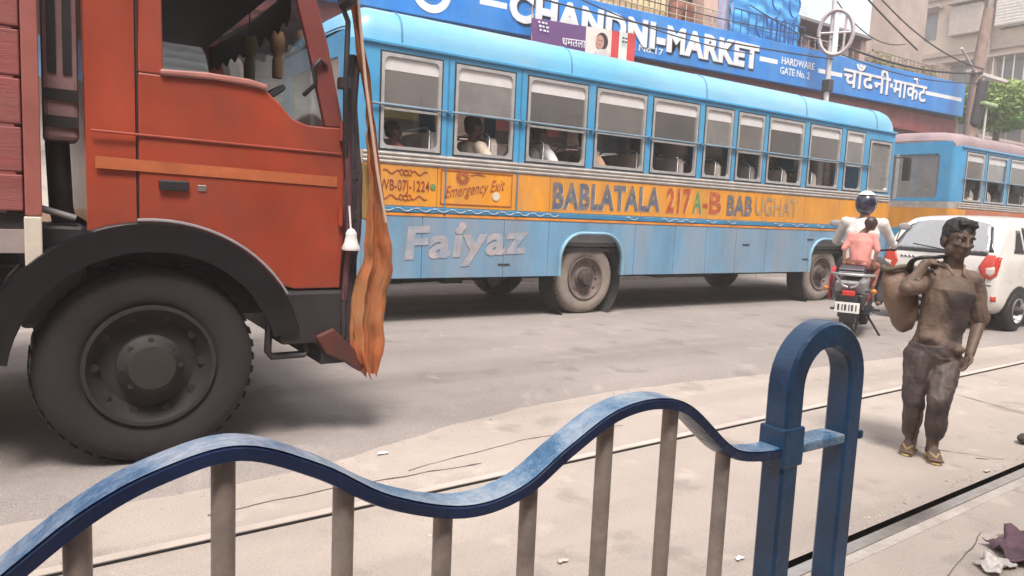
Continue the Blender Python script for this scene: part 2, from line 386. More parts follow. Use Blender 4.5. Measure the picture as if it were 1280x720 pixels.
def wheel(parent, x, yface, z, r, wd, tyre, rimm, side=-1, name='wheel', hub=.42, bolts=8, hubm=None):
    """side -1: the outer face looks towards -Y"""
    a = (0, side, 0); c = (x, yface, z)
    t = MB(); pr = [(r*.60, -.02), (r*.66, .0), (r*.86, .004), (r*.95, -.012), (r*.985, -.035), (r, -.06), (r, -wd*.5), (r, -wd+.05), (r*.97, -wd+.02), (r*.62, -wd+.01), (r*.6, -wd*.5)]
    t.lathe(c, a, pr, 40, True)
    for k in range(44):                                  # tread lugs
        th = 2*math.pi*k/44; q = Vector((math.cos(th), 0, math.sin(th))); p = Vector(c)+q*(r+.002)
        tv = Vector((-math.sin(th), 0, math.cos(th)))*r*.04
        y0 = c[1]-side*.05; y1 = c[1]-side*(wd-.04)
        t.add([(p+tv+Vector((0, y0-c[1], 0))), (p-tv+Vector((0, y0-c[1], 0))), (p-tv+Vector((0, y1-c[1], 0))), (p+tv+Vector((0, y1-c[1], 0))),
               (p+tv*.8+q*.008+Vector((0, y0-c[1], 0))), (p-tv*.8+q*.008+Vector((0, y0-c[1], 0))), (p-tv*.8+q*.008+Vector((0, y1-c[1], 0))), (p+tv*.8+q*.008+Vector((0, y1-c[1], 0)))],
              [(4, 5, 6, 7), (0, 1, 5, 4), (1, 2, 6, 5), (2, 3, 7, 6), (3, 0, 4, 7)])
    W = t.build(name, tyre, parent, smooth=40)
    rm = MB(); R_ = r*.605
    rm.lathe(c, a, [(R_, -.03), (R_, .012), (R_*.94, .012), (R_*.9, -.02), (R_*.72, -.07), (R_*.5, -.06), (R_*.45, -.03), (.0, -.03)], 36)
    for k in range(10):
        th = 2*math.pi*k/10; p = (c[0]+R_*.8*math.cos(th), c[1]-side*.048, c[2]+R_*.8*math.sin(th)); rm.lathe(p, a, [(R_*.07, -.02), (R_*.07, .012), (0, .012)], 10)
    RM = rm.build('rim', rimm, W, smooth=40)
    h = MB(); h.lathe((c[0], c[1]-side*.03, c[2]), a, [(R_*hub, -.01), (R_*hub, .02), (R_*hub*.75, .06), (R_*hub*.7, .085), (0, .09)], 24)
    for k in range(bolts):
        th = 2*math.pi*k/bolts; h.lathe((c[0]+R_*hub*.86*math.cos(th), c[1]-side*.0, c[2]+R_*hub*.86*math.sin(th)), a, [(.014, -.02), (.014, .02), (0, .02)], 6)
    h.build('hub', hubm or M('hub_iron', (.07, .055, .05), .75, .2, var=.3), W, smooth=40)
    return W

WIN = [(3.04, 3.715), (3.915, 4.665), (4.885, 5.75), (5.925, 6.75), (6.905, 7.75), (7.915, 8.475), (8.615, 9.18), (9.325, 10.16), (10.345, 11.16), (11.345, 11.845), (12.06, 12.70)]
def make_bus(ox, oy, label, first=True, win=WIN, x0=2.70, x1=12.92):
    """built with its rear at world X = x0+ox and its near side at Y = oy"""
    T = thing('bus', (x0+ox+5, oy+1.2, ZR), label, 'bus', 'blue and yellow city buses in the road')
    roofm = bus_roof_m if first else bus_roof2_m
    W_ = 2.45; yA, yB = oy, oy+W_; th = .05
    X = lambda x: x+ox
    zb, zs, zy0, zy1, zm, zw0, zw1, zt = .58, 1.30, 1.365, 1.80, 1.935, 1.965, 2.925, 3.02
    # --- the two sides
    for side in (0, 1):
        y0, y1 = (yA, yA+th) if side == 0 else (yB-th, yB)
        yo = y0 if side == 0 else y1; sg = -1 if side == 0 else 1
        edges = [x0+.14]+[(a[1]+b[0])/2 for a, b in zip(win, win[1:])]+[x1-.14]
        for i, (a, b) in enumerate(win):
            z1_, z0_ = (zw1, 1.97) if i < len(win)-1 else (2.83, 1.99)
            MB().panel(X(edges[i]), X(edges[i+1]), zm, zt, X(a), X(b), z0_, z1_, .07, y0, y1).build('window_panel', bus_blue, T)
            wnd = MB().panel(X(a-.012), X(b+.012), z0_-.012, z1_+.012, X(a+.022), X(b-.022), z0_+.022, z1_-.022, .06, yo+sg*.008, yo-sg*.03).build('window', frame_m, T)
            MB().panel(X(a-.03), X(b+.03), z0_-.03, z1_+.03, X(a-.013), X(b+.013), z0_-.013, z1_+.013, .07, yo+sg*.004, yo+sg*.0005).build('gasket', rubber, wnd)
            zmid = 2.43+(random.uniform(-.05, .03) if i not in (0, 1, 2) else 0)
            g0, g1 = yo-sg*.018, yo-sg*.024
            if i < len(win)-1:
                MB().box(X(a+.02), X(b-.02), min(g0, g1), max(g0, g1), zmid, z1_-.16).build('pane', (milk3, milk, milk2, milk3, milk2, milk, milk3, milk2, milk3, milk, milk)[i], wnd)
                MB().box(X(a+.02), X(b-.02), min(g0, g1)-.002, max(g0, g1)+.002, z1_-.158, z1_-.018).build('white_film', strip_m, wnd)
                MB().box(X(a+.015), X(b-.015), min(g0, g1)-.008, max(g0, g1)+.008, zmid-.025, zmid-.002).build('sash_bar', frame_m, wnd)
                if first and i in (0, 2, 7): MB().box(X(a+.02), X(b-.02), min(g0, g1)-.01, max(g0, g1)-.004, 2.36, 2.385).build('sash_bar', frame_m, wnd)
            else:
                MB().box(X(a+.02), X(b-.02), min(g0, g1), max(g0, g1), z0_+.02, z1_-.02).build('pane', milk, wnd)
        # moulding: three ribs
        for k in range(3):
            MB().tube([(X(x0+.14), yo+sg*.002, 1.825+k*.042), (X(x1-.14), yo+sg*.002, 1.825+k*.042)], (.018, .014), 8, side=(0, 0, 1)).build('moulding', bus_silver, T, smooth=60)
        MB().box(X(x0+.14), X(x1-.14), y0, y1, 1.80, zm).build('waist_panel', bus_silver, T)
        # yellow band in panels
        cuts = [x0+.14, 3.715, 4.76, 5.26, 6.78, 8.05, 9.3, 10.35, 11.3, 12.0, x1-.14]
        for a, b in zip(cuts, cuts[1:]):
            MB().box(X(a+.003), X(b-.003), y0, y1, zy0, zy1-.003).build('band_panel', bus_yel, T, bevel=.004)
        MB().box(X(x0+.14), X(x1-.14), y0+.004, y1-.004, zs-.02, zy0).build('stripe_rail', bus_skirt, T)
        pr = MB().box(X(x0+.14), X(x1-.14), yo+sg*.012 if sg < 0 else yo-.02, yo+.02 if sg < 0 else yo+.012, 1.30, 1.358).build('rub_rail', bus_blue_d, T, bevel=.006)
        if side == 0:
            wv = MB()
            for x in [x0+.3+.22*k for k in range(44)]:
                if first and 5.4 < x and random.random() < .45: continue
                P = [(X(x+.2*t), yA-.016, 1.329+.017*math.sin(6.28*t+.6)) for t in [q/8 for q in range(9)]]
                wv.tube(P, (.005, .003), 6, side=(0, 0, 1))
            wv.build('wave_pattern', wave_w, T, kind='stuff')
        MB().box(X(x0+.14), X(x1-.14), yo-.006 if sg < 0 else yo-.02, yo+.02 if sg < 0 else yo+.006, 1.262, 1.292).build('orange_line', orange_l, T)
        # skirt with wheel arches, panel by panel
        arch = [(5.97, .52), (11.1, .52)]
        sc = [x0+.14, 3.55, 4.62, 5.27, 6.70, 7.45, 8.1, 8.75, 9.45, 10.4, 11.8, x1-.14]
        for a, b in zip(sc, sc[1:]):
            pts = [(X(a+.003), 1.262), (X(a+.003), zb)]
            for cx, hw in arch:
                if a < cx < b:
                    zt_ = 1.12; r_ = .34
                    pts += [(X(cx-hw), zb)]+[(X(cx-hw+r_-r_*math.cos(rad(q))), zt_-r_+r_*math.sin(rad(q))) for q in range(0, 91, 15)]
                    pts += [(X(cx+hw-r_+r_*math.sin(rad(q))), zt_-r_+r_*math.cos(rad(q))) for q in range(0, 91, 15)]+[(X(cx+hw), zb)]
            pts += [(X(b-.003), zb), (X(b-.003), 1.262)]
            o = MB().prism(pts, y0, y1).build('skirt_panel', bus_skirt, T, bevel=.004)
            for cx, hw in arch:
                if a < cx < b and side == 0:
                    P = [p for p in pts[2:-2]]
                    MB().tube([(p[0], yo-.012, p[1]) for p in P], (.03, .022), 8, side=(0, 1, 0)).build('arch_lip', M('arch_lip_paint', (.2, .36, .46), .5, var=.2), T, smooth=60)
        # guard rail pipe across the windows, with clips
        if side == 0:
            gp = MB().tube([(X(x0+.2), yA-.035, 2.405), (X(x1-.8), yA-.035, 2.405)], .014, 8).build('guard_rail', pipe_m, T, smooth=60)
            for e in edges[1:-1]: MB().box(X(e-.025), X(e+.025), yA-.055, yA+.001, 2.385, 2.425).build('clip', bus_blue_d, gp, bevel=.005)
        # gutter
        MB().tube([(X(x0+.1), yo+sg*.015, zt+.005), (X(x1-.1), yo+sg*.015, zt+.005)], (.022, .018), 6, side=(0, 0, 1)).build('rain_gutter', bus_blue, T)
    # pillar covers over the joints of the window panels (emergency door posts)
    for e in (3.815, 4.775):
        MB().box(X(e-.009), X(e+.009), yA-.006, yA+.02, 1.27, 3.0).build('door_seam', bus_blue_d, T)
    # --- roof, in overlapping sheets
    prof = [(0, 0), (.008, .13), (.035, .235), (.09, .315), (.2, .375), (.45, .415), (.8, .435), (W_/2, .445)] if first else [(0, 0), (.008, .09), (.035, .17), (.09, .235), (.2, .285), (.45, .325), (.8, .345), (W_/2, .355)]
    prof = prof+[(W_-y, z) for y, z in prof[-2::-1]]
    def endf(x):
        d = min((x-x0)*1.7, x1-x); return math.sqrt(max(0, 1-(1-min(1, d/.42))**2))*.9+.1 if d < .42 else 1
    cuts = [x0+.02, 3.25, 5.5, 7.9, 10.2, 12.2, x1-.02]
    for i, (a, b) in enumerate(zip(cuts, cuts[1:])):
        xs = [a+(b-a)*k/14 for k in range(15)]; lift = .004 if i % 2 else 0
        rmb = MB()
        for ins in (0, .03):
            V = []
            for x in xs:
                e = endf(x)
                for y, z in prof:
                    yy = lerp(W_/2, y, .86+.14*e) if e < 1 else y
                    V.append((X(x), yA+lerp(yy, W_/2, ins*.8), zt+z*e+lift-ins))
            n = len(prof); rmb.add(V, [(p*n+q, (p+1)*n+q, (p+1)*n+q+1, p*n+q+1) for p in range(14) for q in range(n-1)])
        rmb.build('roof_panel', roofm, T, smooth=60)
    for x in cuts[1:-1]:
        e = endf(x); MB().tube([(X(x), yA+y, zt+z*e+.005) for y, z in prof], (.012, .006), 6, side=(1, 0, 0)).build('roof_seam', bus_blue_d if first else bus_roof2_m, T, smooth=60)
    # --- rear face (towards -X) and front face
    for end in (0, 1):
        xf = x0 if end == 0 else x1; sg = 1 if end == 0 else -1
        a0, a1 = (X(xf), X(xf)+.05) if end == 0 else (X(xf)-.05, X(xf))
        ya, yb = yA+.14, yB-.14
        hz0, hz1 = (2.0, 2.9) if end == 0 else (1.65, 2.9)
        MB().panel(ya, yb, zm, zt+.12, yA+.36, yB-.36, max(hz0, 1.97), hz1, .08, a0, a1, ax='x').build('rear_panel' if end == 0 else 'front_panel', bus_blue, T)
        gw = MB().box((a0+a1)/2-.004, (a0+a1)/2+.004, yA+.34, yB-.34, 1.96, hz1+.01).build('rear_window' if end == 0 else 'windscreen', milk, T)
        MB().box(a0-.01, a1+.01, (yA+yB)/2-.03, (yA+yB)/2+.03, 1.97, hz1+.02).build('divider', frame_m, gw)
        for q in range(7):
            if end == 0: MB().tube([((a0+a1)/2+.05, yA+.45+.22*q, 1.96), ((a0+a1)/2+.05, yA+.45+.22*q, 2.9)], .01, 6).build('bar', frame_m, gw)
        MB().box(a0, a1, ya, yb, zy1, zm-.002).build('waist_panel', bus_silver, T)
        MB().box(a0, a1, ya, yb, zy0, zy1-.002).build('band_panel', bus_yel, T)
        MB().box(a0, a1, ya, yb, zb, zy0-.002).build('lower_panel', bus_blue, T)
        for yy in (yA+.3, yB-.3):
            MB().lathe((a0-.012 if end == 0 else a1+.012, yy, .95), (-1 if end == 0 else 1, 0, 0), [(.08, -.02), (.08, .005), (.06, .02), (0, .025)], 18).build('tail_lamp' if end == 0 else 'headlamp', M('red_lens', (.5, .03, .02), .2, coat=.5) if end == 0 else frame_m, T, smooth=40)
        MB().box(X(xf)-(.12 if end == 0 else -.02), X(xf)-(-.02 if end == 0 else -.14), yA+.05, yB-.05, .5, .68).build('bumper', under, T, bevel=.02)
        # rounded corners, colour by colour
        for cy, sy in ((yA+.14, -1), (yB-.14, 1)):
            for z0_, z1_, mt in ((zb, zy0-.002, bus_skirt), (zy0, zy1-.002, bus_yel), (zy1, zm-.002, bus_silver), (zm, zt+.02, bus_blue)):
                A = [(X(xf)+sg*.14-sg*.14*math.cos(rad(q)), cy+sy*.14*math.sin(rad(q))) for q in range(0, 91, 15)]
                B = [(X(xf)+sg*.14-sg*.09*math.cos(rad(q)), cy+sy*.09*math.sin(rad(q))) for q in range(90, -1, -15)]
                MB().prism(A+B, z0_, z1_, 'z').build('corner_panel', mt, T, smooth=40)
    # --- inside: floor, ceiling board, seats
    MB().box(X(x0+.06), X(x1-.06), yA+.06, yB-.06, .95, 1.0).build('floor', floor_m, T)
    MB().box(X(x0+.3), X(x1-.3), yA+.1, yB-.1, 3.0, 3.02).build('ceiling', inner, T)
    for yy in (yA+.06, yB-.09): MB().box(X(x0+.15), X(x1-.15), yy, yy+.03, 1.0, 1.93).build('inner_wall', inner, T)
    st = None
    for r_, yc in ((0, yA+.57), (1, yB-.57)):
        for k in range(11 if first else 9):
            x = x0+1.0+.78*k
            if r_ == 0 and x > 11.2: continue
            if st is None:
                m = MB()
                P = [(yc-.43+.06*0, 0)]
                out = [(yc-.43, 1.42), (yc+.43, 1.42), (yc+.43, 2.12), (yc+.39, 2.2), (yc+.05, 2.21), (yc+.02, 2.17), (yc-.02, 2.17), (yc-.05, 2.21), (yc-.39, 2.2), (yc-.43, 2.12)]
                m.prism(out, X(x), X(x)+.09, 'x'); st = m.build('seat', seat_m, T, bevel=.03, seg=3)
                base = MB().box(X(x)+.06, X(x)+.46, yc-.43, yc+.43, 1.36, 1.46).build('cushion', seat_m, st, bevel=.03, seg=3)
                lg = MB()
                for dy in (-.3, .3): lg.tube([(X(x)+.2, yc+dy, 1.0), (X(x)+.2, yc+dy, 1.37)], .018, 8)
                lg.tube([(X(x)-.015, yc-.4, 1.6), (X(x)-.015, yc-.4, 2.2), (X(x)-.015, yc-.33, 2.25), (X(x)-.015, yc+.33, 2.25), (X(x)-.015, yc+.4, 2.2), (X(x)-.015, yc+.4, 1.6)], .013, 8)
                lg.build('frame', seat_rail, st, smooth=60); sx, sy_ = x, yc
            else:
                c = copy_tree(st, T); c.location = Vector((x-sx, yc-sy_, 0))
    # --- under the body
    MB().box(X(x0+.3), X(x1-.3), yA+.55, yA+.75, .50, .86).box(X(x0+.3), X(x1-.3), yB-.75, yB-.55, .62, .86).build('chassis_rail', under, T)
    MB().box(X(x0+.1), X(x1-.1), yA+.08, yB-.08, .88, .93).build('underfloor', under, T)
    MB().box(X(7.4), X(8.5), yA+.25, yA+.75, .5, .85).build('fuel_tank', under, T, bevel=.05)
    MB().tube([(X(5.97), yA+.3, ZR+.47), (X(5.97), yB-.3, ZR+.47)], .09, 12).build('axle', under, T)
    MB().tube([(X(11.1), yA+.3, ZR+.47), (X(11.1), yB-.3, ZR+.47)], .07, 12).build('axle', under, T)
    MB().box(X(4.0), X(4.25), yA+.3, yA+.55, .48, .85).build('battery_box', under, T)
    MB().tube([(X(x0+.4), yA+1.0, .45), (X(5.0), yA+1.0, .5)], .06, 10).build('exhaust_pipe', under, T)
    for cx in (5.97, 11.1):
        wheel(T, X(cx), yA+.10, ZR+.465, .465, .25, tyre_dusty, rim_dusty, -1)
        wheel(T, X(cx), yB-.10, ZR+.465, .465, .25, tyre_dusty, rim_dusty, 1)
        MB().lathe((X(cx), yA+.36, ZR+.42), (0, -1, 0), [(.56, -.0), (.56, .3)], 32).build('wheel_housing', under, T, smooth=60)
    # driver's mirror
    m = MB().tube([(X(x1-.05), yA+.02, 2.6), (X(x1+.06), yA-.16, 2.62)], .012, 8).build('mirror', under, T)
    MB().box(X(x1+.02), X(x1+.07), yA-.24, yA-.1, 2.2, 2.62).build('mirror_head', under, m, bevel=.02)
    return T
YB = 7.14
bus1 = make_bus(0, YB, 'long blue and yellow bus lettered Bablatala 217A-B, in the middle of the picture')
w2 = [(3.04, 3.78), (3.96, 4.82), (5.0, 5.86), (6.04, 6.9), (7.08, 7.94), (8.12, 8.98), (9.16, 10.02), (10.2, 11.06), (11.24, 11.9), (12.06, 12.7)]
bus2 = make_bus(12.68, 7.25, 'second blue bus with a faded pinkish roof, cut off by the right edge', False, w2)
# red lower band on the second bus
MB().box(15.9, 25.2, 7.243, 7.25, 1.4, 1.78).build('red_band', M('faded_red_band', (.48, .13, .07), .6, dirt=(.4, .3, .25), damt=.5), bus2)
# --- painted lettering on the near side of the long bus
YP = YB-.003
grey_l = M('lettering_slate', (.095, .115, .16), .6, var=.35, scale=14, dirt=(.5, .3, .12), damt=.45, dscale=9)
faint_l = M('lettering_worn', (.3, .22, .15), .6, var=.3, scale=14, dirt=(.6, .31, .06), damt=.85, dscale=9)
red_l = M('lettering_red', (.4, .07, .025), .6, var=.3, scale=14, dirt=(.55, .3, .1), damt=.4, dscale=9)
green_l = M('lettering_green', (.12, .24, .08), .6, var=.3, scale=14)
shadow_l = M('lettering_edge', (.6, .52, .4), .6, var=.2)
def words(body, X0, X1, z0, z1, h, mat, bold=.02, shear=0, edge=None, name='lettering'):
    o = text_on(MB(), body, X0, X1, z0, z1, h, Y=YP-.003, bold=bold, shear=shear).build(name, mat, bus1)
    if edge: text_on(MB(), body, X0+.010, X1+.010, z0-.008, z1-.008, h, Y=YP-.0008, bold=bold, shear=shear).build('letter_edge', edge, bus1)
    return o
words('BABLATALA', 5.30, 7.12, 1.425, 1.455, .29, grey_l, .042, edge=shadow_l)
words('217', 7.24, 7.72, 1.445, 1.455, .30, red_l, .045, edge=shadow_l)
words('A', 7.76, 7.95, 1.45, 1.45, .3, green_l, .02, edge=shadow_l)
words('-', 7.97, 8.07, 1.46, 1.46, .3, red_l, .02)
words('B', 8.1, 8.36, 1.455, 1.455, .29, red_l, .03, edge=shadow_l)
words('BAB', 8.48, 9.05, 1.45, 1.455, .265, grey_l, .038)
words('UGHAT', 9.12, 10.16, 1.47, 1.47, .26, faint_l, .02)
words('WB-07J-1224', 3.03, 3.615, 1.53, 1.53, .11, M('plate_red_ink', (.22, .035, .03), .6), .005)
script_m = M('lettering_maroon', (.34, .09, .03), .6, var=.3, scale=14)
words('Emergency Exit', 3.81, 4.6, 1.475, 1.60, .125, script_m, .004, .35)
for zc, s_ in ((1.725, 1), (1.46, -1)):                   # scrollwork round the number
    orn = MB()
    for k in (-1, 1):
        orn.tube([(3.33+k*(.06+.2*t), YP-.003, zc+.02*math.sin(9*t)*s_) for t in [q/12 for q in range(13)]], (.008, .002), 6, side=(0, 0, 1))
        orn.tube([(3.33+k*(.05+.02*math.cos(a)), YP-.003, zc+.03*math.sin(a)) for a in [q*.5 for q in range(13)]], (.006, .002), 6, side=(0, 0, 1))
    orn.tube([(3.33+.028*math.cos(a), YP-.003, zc+.028*math.sin(a)) for a in [q*.5 for q in range(14)]], (.008, .002), 6, side=(0, 1, 0))
    orn.build('scrollwork', script_m, bus1)
MB().lathe((3.66, YP-.001, 1.585), (0, -1, 0), [(.035, 0), (.035, .003), (0, .003)], 16).build('green_dot', green_l, bus1)
sun_ = MB()
for k in range(16):
    a = 2*math.pi*k/16; d = Vector((math.cos(a), 0, math.sin(a))); e = Vector((-d.z, 0, d.x)); p = Vector((4.03, YP-.003, 1.71))
    sun_.add([p+d*.055+e*.012, p+d*.055-e*.012, p+d*.1], [(0, 1, 2)])
sun_.lathe((4.03, YP-.001, 1.71), (0, -1, 0), [(.06, 0), (.06, .003), (.028, .003)], 20)
sun_.tube([(4.13, YP-.003, 1.74), (4.22, YP-.003, 1.76), (4.32, YP-.003, 1.745)], (.006, .002), 6, side=(0, 0, 1))
sun_.build('sun_emblem', script_m, bus1)
MB().lathe((4.48, YP-.002, 1.52), (0, -1, 0), [(.05, 0), (.05, .004), (0, .004)], 16).build('door_catch', M('cream_paint', (.6, .55, .45), .6), bus1)
bx = MB()
for a, b, c, d in ((3.76, 4.7, 1.405, 1.415), (3.76, 4.7, 1.775, 1.785), (3.755, 3.765, 1.405, 1.785), (4.69, 4.7, 1.405, 1.785)): bx.box(a, b, YP-.004, YB-.0005, c, d)
bx.build('exit_outline', script_m, bus1)
# painter's name on the skirt
fz = M('lettering_faded_pink', (.40, .35, .36), .6, var=.25, scale=9, dirt=(.16, .28, .40), damt=.9, dscale=6)
words('Faiyaz', 3.34, 4.96, .80, .88, .33, fz, .035, .08)
MB().lathe((4.05, YP-.001, 1.17), (0, -1, 0), [(.05, 0), (.05, .003), (0, .003)], 16).build('letter_dot', fz, bus1)
# dents, latches and cut lines on the skirt
det = MB()
for x, z in ((4.55, .72), (8.9, 1.0), (10.4, .78), (10.5, 1.1)): det.box(x, x+.16, YB-.008, YB+.002, z, z+.018)
det.build('latch', under, bus1)
rv = MB()
for x in [2.95+.12*k for k in range(82)]:
    for z in (1.28, .62, 1.375, 1.79): rv.ell((x, YB-.001, z+.002*math.sin(x*9)), (.006, .004, .006), None, 6, 4)
for x in (3.55, 4.62, 5.27, 6.70, 7.45, 8.1, 8.75, 9.45, 10.4):
    for k in range(9): rv.ell((x+.03, YB-.001, .66+.07*k), (.006, .004, .006), None, 6, 4)
rv.build('rivets', bus_skirt, bus1, kind='stuff')
flaps = MB()
for x in (4.7,): flaps.tube([(x, YB+.3, .58), (x+.1, YB+.35, .47)], (.12, .01), 8, side=(1, 0, 0))
flaps.build('mud_flap', under, bus1)

# ================================================================== RAILING IN FRONT
YF = .83
paint_blue = M('railing_blue_paint', (.010, .052, .125), .36, var=.4, scale=7, dirt=(.012, .022, .05), damt=.6, dscale=9, bump=.12, bscale=55, coat=.35)
rail_sheen_wear = M('railing_top_sheen_wear', (.065, .19, .36), .28, var=.35, scale=9, dirt=(.48, .50, .52), damt=1.0, dscale=9, bump=.4, bscale=70, coat=.4)  # sky brightness painted into the colour of rail top and cross bar, with scuffs
bar_m = M('railing_bar_grey', (.36, .30, .265), .5, .1, var=.25, scale=14, dirt=(.15, .10, .075), damt=.6, dscale=11, bump=.12, bscale=80)
rl = thing('railing', (.6, YF, .15), 'blue wavy-topped railing with grey bars and a hooped post, nearest the camera', 'railing')
WV = [(-.62, 1.0), (-.45, 1.06), (-.3, 1.085), (-.15, 1.05), (-.03, 1.012), (.03, 1.058), (.11, 1.094), (.19, 1.105), (.28, 1.068), (.37, 1.013), (.48, .978), (.57, .988), (.65, 1.034), (.74, 1.078), (.83, 1.088), (.91, 1.066), (1.01, .988), (1.06, .965), (1.13, .955), (1.17, .955)]
WV[3:5] = [(-.17, .97), (-.09, .972)]
cur = spline([(x, YF, z) for x, z in WV], 7)
sec = [(.007, -.026), (.009, -.02), (.009, .02), (.007, .026), (-.007, .026), (-.009, .02), (-.009, -.02), (-.007, -.026)]
def nrmal(i):
    t = (cur[min(i+1, len(cur)-1)]-cur[max(i-1, 0)]).normalized(); return Vector((-t.z, 0, t.x))
rmb = MB(); rmb.tube([p-nrmal(i)*.009 for i, p in enumerate(cur)], (1, 1), sec=sec, side=(0, 0, 1)); tr_ = rmb.build('top_rail', M('railing_shaded_navy', (.010, .022, .075), .3, var=.4, scale=9, dirt=(.02, .03, .05), damt=.5, dscale=8, bump=.2, bscale=60, coat=.3), rl, smooth=50)  # navy darkened in colour to stand for the poorly lit front face
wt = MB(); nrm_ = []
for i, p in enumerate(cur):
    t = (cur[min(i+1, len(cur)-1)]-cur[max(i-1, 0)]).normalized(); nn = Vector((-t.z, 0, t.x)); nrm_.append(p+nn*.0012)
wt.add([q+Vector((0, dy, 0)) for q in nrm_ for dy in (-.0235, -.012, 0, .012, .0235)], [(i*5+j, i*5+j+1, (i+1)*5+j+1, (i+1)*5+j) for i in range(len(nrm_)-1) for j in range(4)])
wt.build('top_sheen_wear', rail_sheen_wear, tr_, smooth=180)  # thin strip painting the bright sky sheen, plus worn patches, on the top face
def railz(x):
    for a, b in zip(cur, cur[1:]):
        if a.x <= x <= b.x: return a.z+(b.z-a.z)*(x-a.x)/(b.x-a.x)
    return cur[0].z if x < cur[0].x else cur[-1].z
for k in range(-4, 8):
    x = .03+.1425*k
    b = MB().tube([(x, YF, .22), (x, YF, railz(x)-.012)], .0135, 14).build('bar', bar_m, rl, smooth=60)
    if k == 1:
        MB().tube([(x, YF, .235), (x, YF, .935)], .0142, 14).build('blue_paint', paint_blue, b, smooth=60)
MB().box(-.62, 1.17, YF-.02, YF+.02, .2, .225).build('bottom_rail', paint_blue, rl, bevel=.004)
hp = [(1.195, YF, .146), (1.195, YF, .5), (1.195, YF, .8), (1.195, YF, 1.0)]+[(1.295-.1*math.cos(rad(a)), YF, 1.065+.1*math.sin(rad(a))) for a in range(0, 181, 10)]+[(1.395, YF, 1.0), (1.395, YF, .8), (1.395, YF, .5), (1.395, YF, .146)]
sq = [(.0255, -.02), (.02, -.0255), (-.02, -.0255), (-.0255, -.02), (-.0255, .02), (-.02, .0255), (.02, .0255), (.0255, .02)]
MB().tube(hp, (1, 1), sec=sq, side=(0, 1, 0)).build('post', paint_blue, rl, smooth=35)
MB().box(1.163, 1.2265, YF-.029, YF+.029, .915, .992).build('post_collar', paint_blue, rl, bevel=.004)
MB().box(1.23, 1.368, YF-.026, YF+.026, .937, .956).build('cross_bar', rail_sheen_wear, rl, bevel=.003)
MB().box(1.4215, 1.436, YF-.026, YF+.026, .937, .956).build('post_collar', paint_blue, rl, bevel=.004)
MB().box(1.14, 1.25, YF-.055, YF+.055, .146, .158).box(1.34, 1.45, YF-.055, YF+.055, .146, .158).build('base_plate', paint_blue, rl)
# the next panel goes on past the post, low and out of the picture
rl2 = None

# ================================================================== TRUCK
YT = 3.75; TW = 2.4
t_red = M('truck_red_paint', (.31, .046, .020), .36, var=.24, scale=1.8, dirt=(.15, .045, .035), damt=.85, dscale=2.4, coat=.4, bump=.06, bscale=4, stretch=(1, 1, .6))
t_red_d = M('truck_red_body_wood', (.25, .06, .055), .6, var=.22, scale=5, dirt=(.2, .1, .09), damt=.6, stretch=(.3, 1, 3), bump=.15)
t_or = M('truck_orange_stripe', (.42, .115, .04), .5, var=.2, scale=6, dirt=(.3, .07, .04), damt=.6, dscale=5)
t_blk = M('truck_black_plastic', (.02, .016, .02), .5, var=.3, scale=6, dirt=(.05, .042, .042), damt=.5)
t_gloss = M('truck_gloss_black', (.007, .006, .008), .3, var=.3, dirt=(.012, .010, .011), damt=.5, coat=.15)
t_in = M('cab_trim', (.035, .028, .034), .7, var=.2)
t_tyre = M('truck_tyre', (.015, .012, .014), .85, var=.3, scale=6, dirt=(.032, .025, .026), damt=.6, bump=.2)
t_rim = M('truck_rim', (.026, .02, .022), .7, .2, var=.3, scale=8, dirt=(.03, .025, .025), damt=.5)
cream = M('cream_post_paint', (.55, .5, .43), .6, var=.15, dirt=(.35, .25, .2), damt=.5, dscale=4)
cabglass = glassmat('cab_glass', (.8, .84, .85), .06, (.5, .5, .5), .2)
seat_f = M('fringe_dark', (.03, .02, .03), .9)
slv_t = M('lock_silver', (.4, .38, .37), .3, .8)
tk = thing('truck', (.46, YT+1.2, ZR), 'red cab-over lorry with a wooden-sided body, close at the left edge', 'truck')
def lean(z): return .10*max(0, z-1.9)
def sidepan(pts, name, mat, y0=YT, th=.045, mirror=False, bevel=.008, parent=None, dy=0):
    m = MB(); m.prism(pts, 0, 1)
    v = []
    for x, h, z in m.v:
        yy = lean(z)+dy+(th if h else 0)
        v.append((x, (y0+yy) if not mirror else (YT+TW-yy), z))
    m.v = v; return m.build(name, mat, parent or tk, bevel=bevel)
arc = lambda r, a0, a1, n: [(.46+r*math.cos(rad(a0+(a1-a0)*k/n)), .535+r*math.sin(rad(a0+(a1-a0)*k/n))) for k in range(n+1)]
rear_pan = [(.2, 2.62), (.2, 1.16)]+arc(.70, 112, 95, 4)+[(.402, 2.62)]
door_low = [(.41, 1.925)]+[(.41, 1.234)]+arc(.70, 92, 36, 10)+[(1.13, .915), (1.38, .915), (1.40, 1.3), (1.385, 1.77), (1.28, 1.765), (1.19, 1.765), (1.11, 1.79), (1.05, 1.855), (.98, 1.915), (.89, 1.927), (.71, 1.932), (.515, 1.925)]
rear_frame = [(.41, 2.62), (.41, 1.925), (.515, 1.925), (.515, 2.5), (.56, 2.55), (.56, 2.62)]
top_frame = [(.56, 2.62), (.56, 2.55), (1.07, 2.55), (1.09, 2.62)]
a_pil = [(1.07, 2.55), (1.13, 2.45), (1.19, 2.2), (1.285, 1.765), (1.385, 1.77), (1.30, 2.2), (1.22, 2.5), (1.16, 2.62), (1.09, 2.62)]
